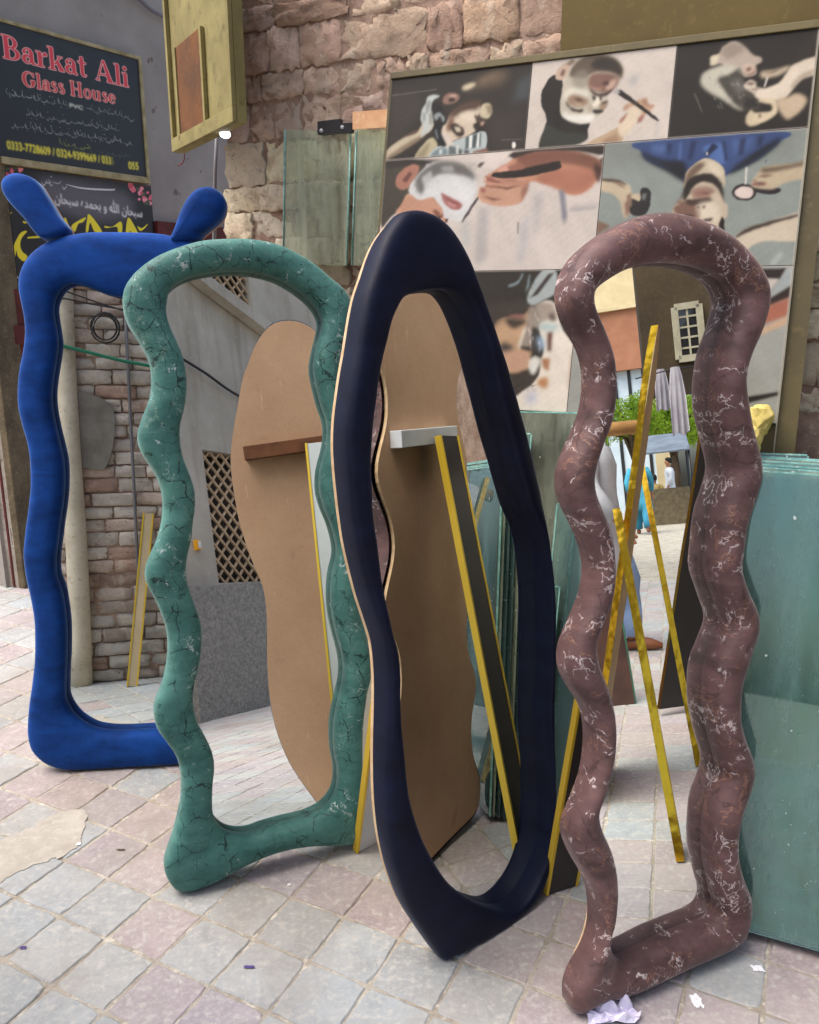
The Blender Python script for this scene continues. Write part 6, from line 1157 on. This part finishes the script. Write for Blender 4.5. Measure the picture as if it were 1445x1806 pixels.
bar_ = [pm(p, 9.) for p in ((1080, 752), (1130, 752))]; tb = tube('timber_beam', [bar_[0] - VR * 1.5, bar_[1]], .09, mottled('timber', srgb(186, 140, 88), srgb(160, 116, 70), 6, .8), None, 8); tag(tb, 'horizontal timber beam crossing high over the street', 'beam')
# tree
t = NT('leaves'); P = t.pos(); n = t.noise(P, 3, 4, .6); c = t.mix(n.outputs[0], srgb(92, 128, 40), srgb(150, 176, 62)); d1 = t.N('ShaderNodeBsdfDiffuse', i_Color=c); d2_ = t.N('ShaderNodeBsdfTranslucent', i_Color=c); mx = t.N('ShaderNodeMixShader', i_0=.45, i_1=d1.outputs[0], i_2=d2_.outputs[0]); t.l.new(mx.outputs[0], t.out.inputs[0]); M['leaf'] = t.m
M['bark'] = mottled('bark', srgb(92, 76, 60), srgb(70, 58, 46), 8, .9, .6, .01)
def tree(px, d, label, rad, seed, n_leaf=5200):
    c = pm(px, d); base = np.r_[c[:2], 0]; r = np.random.default_rng(seed); root = thing('street_tree', base, label, 'tree', 'trees at the end of the street'); limbs = [tube_vf([base, base + [0, .05, c[2] * .5], base + [.1, 0, c[2] * .9]], [.2, .15, .1], 8)]
    cl = []
    for k in range(26):
        u = r.normal(size=3); u /= np.linalg.norm(u); p = c + u * rad * np.array([1, 1, .75]) * r.uniform(.35, .9); cl.append((p, r.uniform(.3, .55) * rad * .7)); limbs.append(tube_vf([base + [.05, 0, c[2] * r.uniform(.5, .85)], (c + p) / 2 - [0, 0, .2], p], [.07, .045, .015], 5))
    mesh('trunk', *merge(limbs), M['bark'], root, smooth=True)
    V = []; F = []
    for k in range(n_leaf):
        p, s_ = cl[r.integers(len(cl))]; u = r.normal(size=3); u /= np.linalg.norm(u); q_ = p + u * s_ * r.random() ** .4; a = r.normal(size=3); a /= np.linalg.norm(a); b = np.cross(a, r.normal(size=3)); b /= np.linalg.norm(b); L_ = r.uniform(.06, .12) * rad / 2.2; o = len(V)
        V += [q_ - a * L_, q_ + b * L_ * .45, q_ + a * L_, q_ - b * L_ * .45]; F.append((o, o + 1, o + 2, o + 3))
    mesh('crown', V, F, M['leaf'], root)
tree((1180, 738), 24., 'leafy green tree at the far end of the street behind the stall', 1.25, 1); tree((1112, 742), 22., 'green tree behind the timber beam down the street', 1.0, 2); tree((1238, 725), 27., 'green tree behind the washing at the street end', 1.5, 3)
# stall
a, b = pm((1128, 772), 19.), pm((1214, 770), 19.); M['canvas'] = mottled('blue_grey_canvas', srgb(112, 122, 134), srgb(92, 100, 112), 3, .8)
stl = thing('market_stall', np.r_[((a + b) / 2)[:2], 0], 'open market stall with a blue-grey canvas roof', 'stall'); w = abs((b - a) @ VR) / 2; c = (a + b) / 2
V = [c - VR * w - UR * .1 - ZZ * .38, c + VR * w - UR * .1 - ZZ * .38, c + VR * w + UR * 1.3 + ZZ * .1, c - VR * w + UR * 1.3 + ZZ * .1]; nn = np.cross(V[1] - V[0], V[3] - V[0]); nn /= np.linalg.norm(nn); prism('canopy', V, nn, .04, M['canvas'], stl)
for su in (-1, 1):
    for du in (0, 1.2): tube('post', [np.r_[(c + VR * w * su * .95 + UR * du)[:2], 0], np.r_[(c + VR * w * su * .95 + UR * du)[:2], c[2] - .3]], .03, M['black_metal'], stl, 6)
mesh('counter', *box_vf(np.r_[(c + UR * .8)[:2], .45], (VR, UR, ZZ), (w * .9, .3, .45)), M['old_wood'], stl)

# people
M['skin'] = mottled('skin', srgb(170, 118, 90), srgb(156, 106, 80), 10, .6); M['hair'] = NT('black_hair').pbr(srgb(28, 24, 22), .6); M['shoe'] = NT('brown_leather').pbr(srgb(120, 74, 50), .5)
def fabric(n, c): return mottled(n, srgb(*c), srgb(*[int(v * .9) for v in c]), 6, .9, .2, .002)
def skin_body(name, J, E, root):
    me = bpy.data.meshes.new('b'); names = list(J); me.from_pydata([J[k][0] for k in names], [(names.index(a), names.index(b)) for a, b in E]) if False else me.from_pydata([J[k][0] for k in names], [(names.index(a), names.index(b)) for a, b in E], [])
    ob = link(bpy.data.objects.new('b', me)); md = ob.modifiers.new('s', 'SKIN'); md.use_smooth_shade = True
    for i, k in enumerate(names): v = me.skin_vertices[0].data[i]; v.radius = (J[k][1], J[k][2] if len(J[k]) > 2 else J[k][1]); v.use_root = (k == 'pel')
    sb = ob.modifiers.new('u', 'SUBSURF'); sb.levels = 2; sb.render_levels = 2
    dg = bpy.context.evaluated_depsgraph_get(); nm = bpy.data.meshes.new_from_object(ob.evaluated_get(dg)); bpy.data.objects.remove(ob); nm.materials.clear(); nm.materials.append(M['skin'])
    nm.polygons.foreach_set('use_smooth', [True] * len(nm.polygons)); o = link(bpy.data.objects.new(name, nm)); o.parent = root; return o
def rings(name, spec, mat, root, seg=18):
    """loft of ellipses: (x, y, z, rx, ry)"""
    V = []; F = []
    for x, y, z, rx, ry in spec:
        for k in range(seg): a = 2 * math.pi * k / seg; f = 1 + .05 * math.sin(5 * a + z * 7); V.append((x + rx * f * math.cos(a), y + ry * f * math.sin(a), z))
    for i in range(len(spec) - 1):
        for k in range(seg): F.append((i * seg + k, i * seg + (k + 1) % seg, (i + 1) * seg + (k + 1) % seg, (i + 1) * seg + k))
    F += [tuple(range(seg - 1, -1, -1)), tuple((len(spec) - 1) * seg + k for k in range(seg))]
    return mesh(name, V, F, mat, root, smooth=True, local=True)
def person(loc, heading, label, shirt, trousers, stride=0., seated=False, scale=1.):
    root = thing('person', loc, label, 'person', 'people in the street'); root.rotation_euler = (0, 0, heading); root.scale = (scale,) * 3
    dz = -.45 if seated else 0.; k = {}
    J = {'pel': ((0, 0, .94 + dz), .12, .09), 'wst': ((0, 0, 1.08 + dz), .12, .09), 'chs': ((0, 0, 1.3 + dz), .14, .1), 'nck': ((0, 0, 1.47 + dz), .05), 'jaw': ((0, .03, 1.55 + dz), .06, .065), 'hed': ((0, .02, 1.62 + dz), .078, .09), 'top': ((0, .0, 1.7 + dz), .06, .07), 'nos': ((0, .115, 1.6 + dz), .012)}
    E = [('pel', 'wst'), ('wst', 'chs'), ('chs', 'nck'), ('nck', 'jaw'), ('jaw', 'hed'), ('hed', 'top'), ('hed', 'nos')]
    for s, n in ((-1, 'l'), (1, 'r')):
        sw = stride * s; J['er' + n] = ((s * .088, .0, 1.6 + dz), .014)
        E.append(('hed', 'er' + n))
        J['sh' + n] = ((s * .18, 0, 1.4 + dz), .06); J['el' + n] = ((s * .25, -.03 - sw * .25, 1.13 + dz), .045); J['wr' + n] = ((s * .24, .08 - sw * .5 + (.2 if seated else 0), .9 + dz + (.08 if seated else 0)), .03); J['ha' + n] = ((s * .24, .12 - sw * .55 + (.24 if seated else 0), .83 + dz + (.08 if seated else 0)), .034, .02)
        E += [('chs', 'sh' + n), ('sh' + n, 'el' + n), ('el' + n, 'wr' + n), ('wr' + n, 'ha' + n)]
        h = J['ha' + n][0]
        for q in range(4): J[f'f{q}{n}'] = ((h[0] + (q - 1.5) * .006 * s, h[1] + (q - 1.5) * .018 + .005, h[2] - .075 + .006 * abs(q - 1.4)), .0085); E.append(('ha' + n, f'f{q}{n}'))
        J['th' + n] = ((h[0] - s * .01, h[1] + .045, h[2] - .025), .009); E.append(('ha' + n, 'th' + n))
        J['hp' + n] = ((s * .09, 0, .88 + dz), .085); 
        kn = (s * .1, .42, .5) if seated else (s * .1, .03 + sw * .35, .49); an = (s * .1, .40, .09) if seated else (s * .1, -.03 + sw * .55, .09 + max(0, -sw) * .1)
        J['kn' + n] = (kn, .058); J['an' + n] = (an, .038); J['to' + n] = ((an[0] + s * .015, an[1] + .15, an[2] - .055), .034, .026); E += [('pel', 'hp' + n), ('hp' + n, 'kn' + n), ('kn' + n, 'an' + n), ('an' + n, 'to' + n)]
    skin_body('body', J, E, root)
    sm_, tm = fabric('shirt_cloth', shirt), fabric('trouser_cloth', trousers)
    if seated: rings('shirt', [(0, .02, .42, .2, .2), (0, .02, .55, .19, .17), (0, 0, .72, .17, .13), (0, 0, .88, .2, .14), (0, 0, .97, .19, .11), (0, 0, 1.0, .07, .065)], sm_, root)
    else: rings('shirt', [(0, .0, .52, .25, .19), (0, 0, .7, .22, .16), (0, 0, .92, .19, .14), (0, 0, 1.1, .175, .125), (0, 0, 1.3, .2, .14), (0, 0, 1.42, .185, .11), (0, 0, 1.46, .07, .065)], sm_, root)
    for s, n in ((-1, 'l'), (1, 'r')):
        g = lambda q: np.array(J[q + n][0])
        V, F = tube_vf([g('sh') - [s * .03, 0, -.01], g('sh') * .5 + g('el') * .5, g('el'), g('el') * .2 + g('wr') * .8], [.075, .07, .065, .055], 12); mesh('sleeve', V, F, sm_, root, smooth=True, local=True)
        V, F = tube_vf([g('hp'), g('hp') * .5 + g('kn') * .5, g('kn'), g('kn') * .5 + g('an') * .5, g('an') + [0, 0, .02]], [.115, .11, .1, .095, .085], 12); mesh('trouser_leg', V, F, tm, root, smooth=True, local=True)
        V, F = tube_vf([g('an') + [0, -.05, -.05], g('an') + [0, .03, -.035], g('to') + [0, -.02, .005], g('to') + [0, .06, -.005]], [.04, .046, .045, .02], 10); V[:, 2] = np.maximum(V[:, 2], .002); mesh('shoe', V, F, M['shoe'], root, smooth=True, local=True)
    hz = 1.64 + dz; V = []; 
    rings('hair', [(0, -.045, hz - .06, .082, .06), (0, -.03, hz, .094, .085), (0, -.012, hz + .05, .09, .098), (0, -.005, hz + .095, .065, .075), (0, 0, hz + .115, .02, .02)], M['hair'], root)
    return root
gp_ = lambda px: PM.seen_ground(px)
hd = math.atan2(UR[1], UR[0])
p1 = gp_((1080, 1152)); person(tuple(np.r_[p1[:2], 0]), hd + R(12), 'person in white shirt and pale blue trousers with brown shoes', (196, 198, 204), (150, 176, 218), .25)
p2 = gp_((1136, 942)); person(tuple(np.r_[p2[:2], 0]), hd - R(90), 'person in a teal shirt and trousers walking away down the street', (70, 150, 176), (60, 132, 160), .5)
p3 = gp_((1188, 912)); person(tuple(np.r_[p3[:2], 0]), hd + R(180), 'person in long white shirt and white trousers standing by the stall', (222, 226, 234), (214, 218, 228))
p4_ = gp_((1160, 912)); person(tuple(np.r_[p4_[:2], 0]), hd - R(90), 'person in khaki clothes seated in front of the stall', (170, 146, 92), (186, 160, 104), 0., True)
bs = thing('bench', np.r_[p4_[:2], 0], 'low wooden bench under the seated person in khaki', 'bench'); mesh('seat', *box_vf(np.r_[p4_[:2], .4], (UR, VR, ZZ), (.18, .5, .025)), M['old_wood'], bs)
for su in (-1, 1): mesh('leg', *box_vf(np.r_[(p4_ + VR * .4 * su)[:2], .187], (UR, VR, ZZ), (.15, .03, .187)), M['old_wood'], bs)

# ------------------------------------------------------------------ litter on the paving
M['paper'] = NT('white_paper').pbr(srgb(232, 232, 236), .8); t = NT('crumpled_plastic'); P = t.pos(); t.pbr(t.mix(t.noise(P, 60, 3, .5).outputs[0], srgb(226, 224, 236), srgb(176, 168, 200)), .3, spec=.5); M['plastic'] = t.m
def crumple(px, size, label, seed, mat, flat=.35):
    c = gy(px); r = np.random.default_rng(seed); n = 9; V = []; F = []
    for j in range(n):
        for i in range(n):
            u, v = i / (n - 1) * 2 - 1, j / (n - 1) * 2 - 1; V.append(c + np.array([u * size[0] + r.normal() * size[0] * .1, v * size[1] + r.normal() * size[1] * .12, .003 + abs(r.normal()) * flat * min(size) * (1 - max(abs(u), abs(v)) * .6)]))
    for j in range(n - 1):
        for i in range(n - 1): a = j * n + i; F.append((a, a + 1, a + n + 1, a + n))
    o = mesh('paper_scrap', V, F, mat, None); tag(o, label, 'litter'); return o
crumple((1078, 1792), (.055, .028), 'crumpled white plastic wrapper at the foot of the mauve mirror', 5, M['plastic'], 1.0)
for k, (px, sz, lab) in enumerate((((1336, 1710), (.013, .009), 'small white paper square on the paving by the glass stack'), ((1229, 1768), (.012, .018), 'thin torn white paper strip on the paving under the mauve mirror'), ((1204, 1640), (.022, .006), 'white plastic thread lying on the mauve mirror bottom rail'), ((440, 1707), (.012, .004), 'dark purple wrapper scrap on a grey paving tile'), ((139, 1490), (.006, .006), 'shiny foil scrap on the cracked cement patch'), ((41, 1673), (.007, .005), 'tiny purple and white foil scrap between grey tiles'), ((510, 1562), (.004, .004), 'white chip of stone near the green mirror foot'), ((213, 1500), (.012, .003), 'thin brown twig on a pale paving tile'))):
    if 'purple' in lab: mt = NT('purple_foil').pbr(srgb(84, 70, 130), .3)
    elif 'twig' in lab: mt = M['old_wood']
    else: mt = M['paper']
    if 'thread' in lab: continue
    crumple(px, sz, lab, 20 + k, mt, .25)
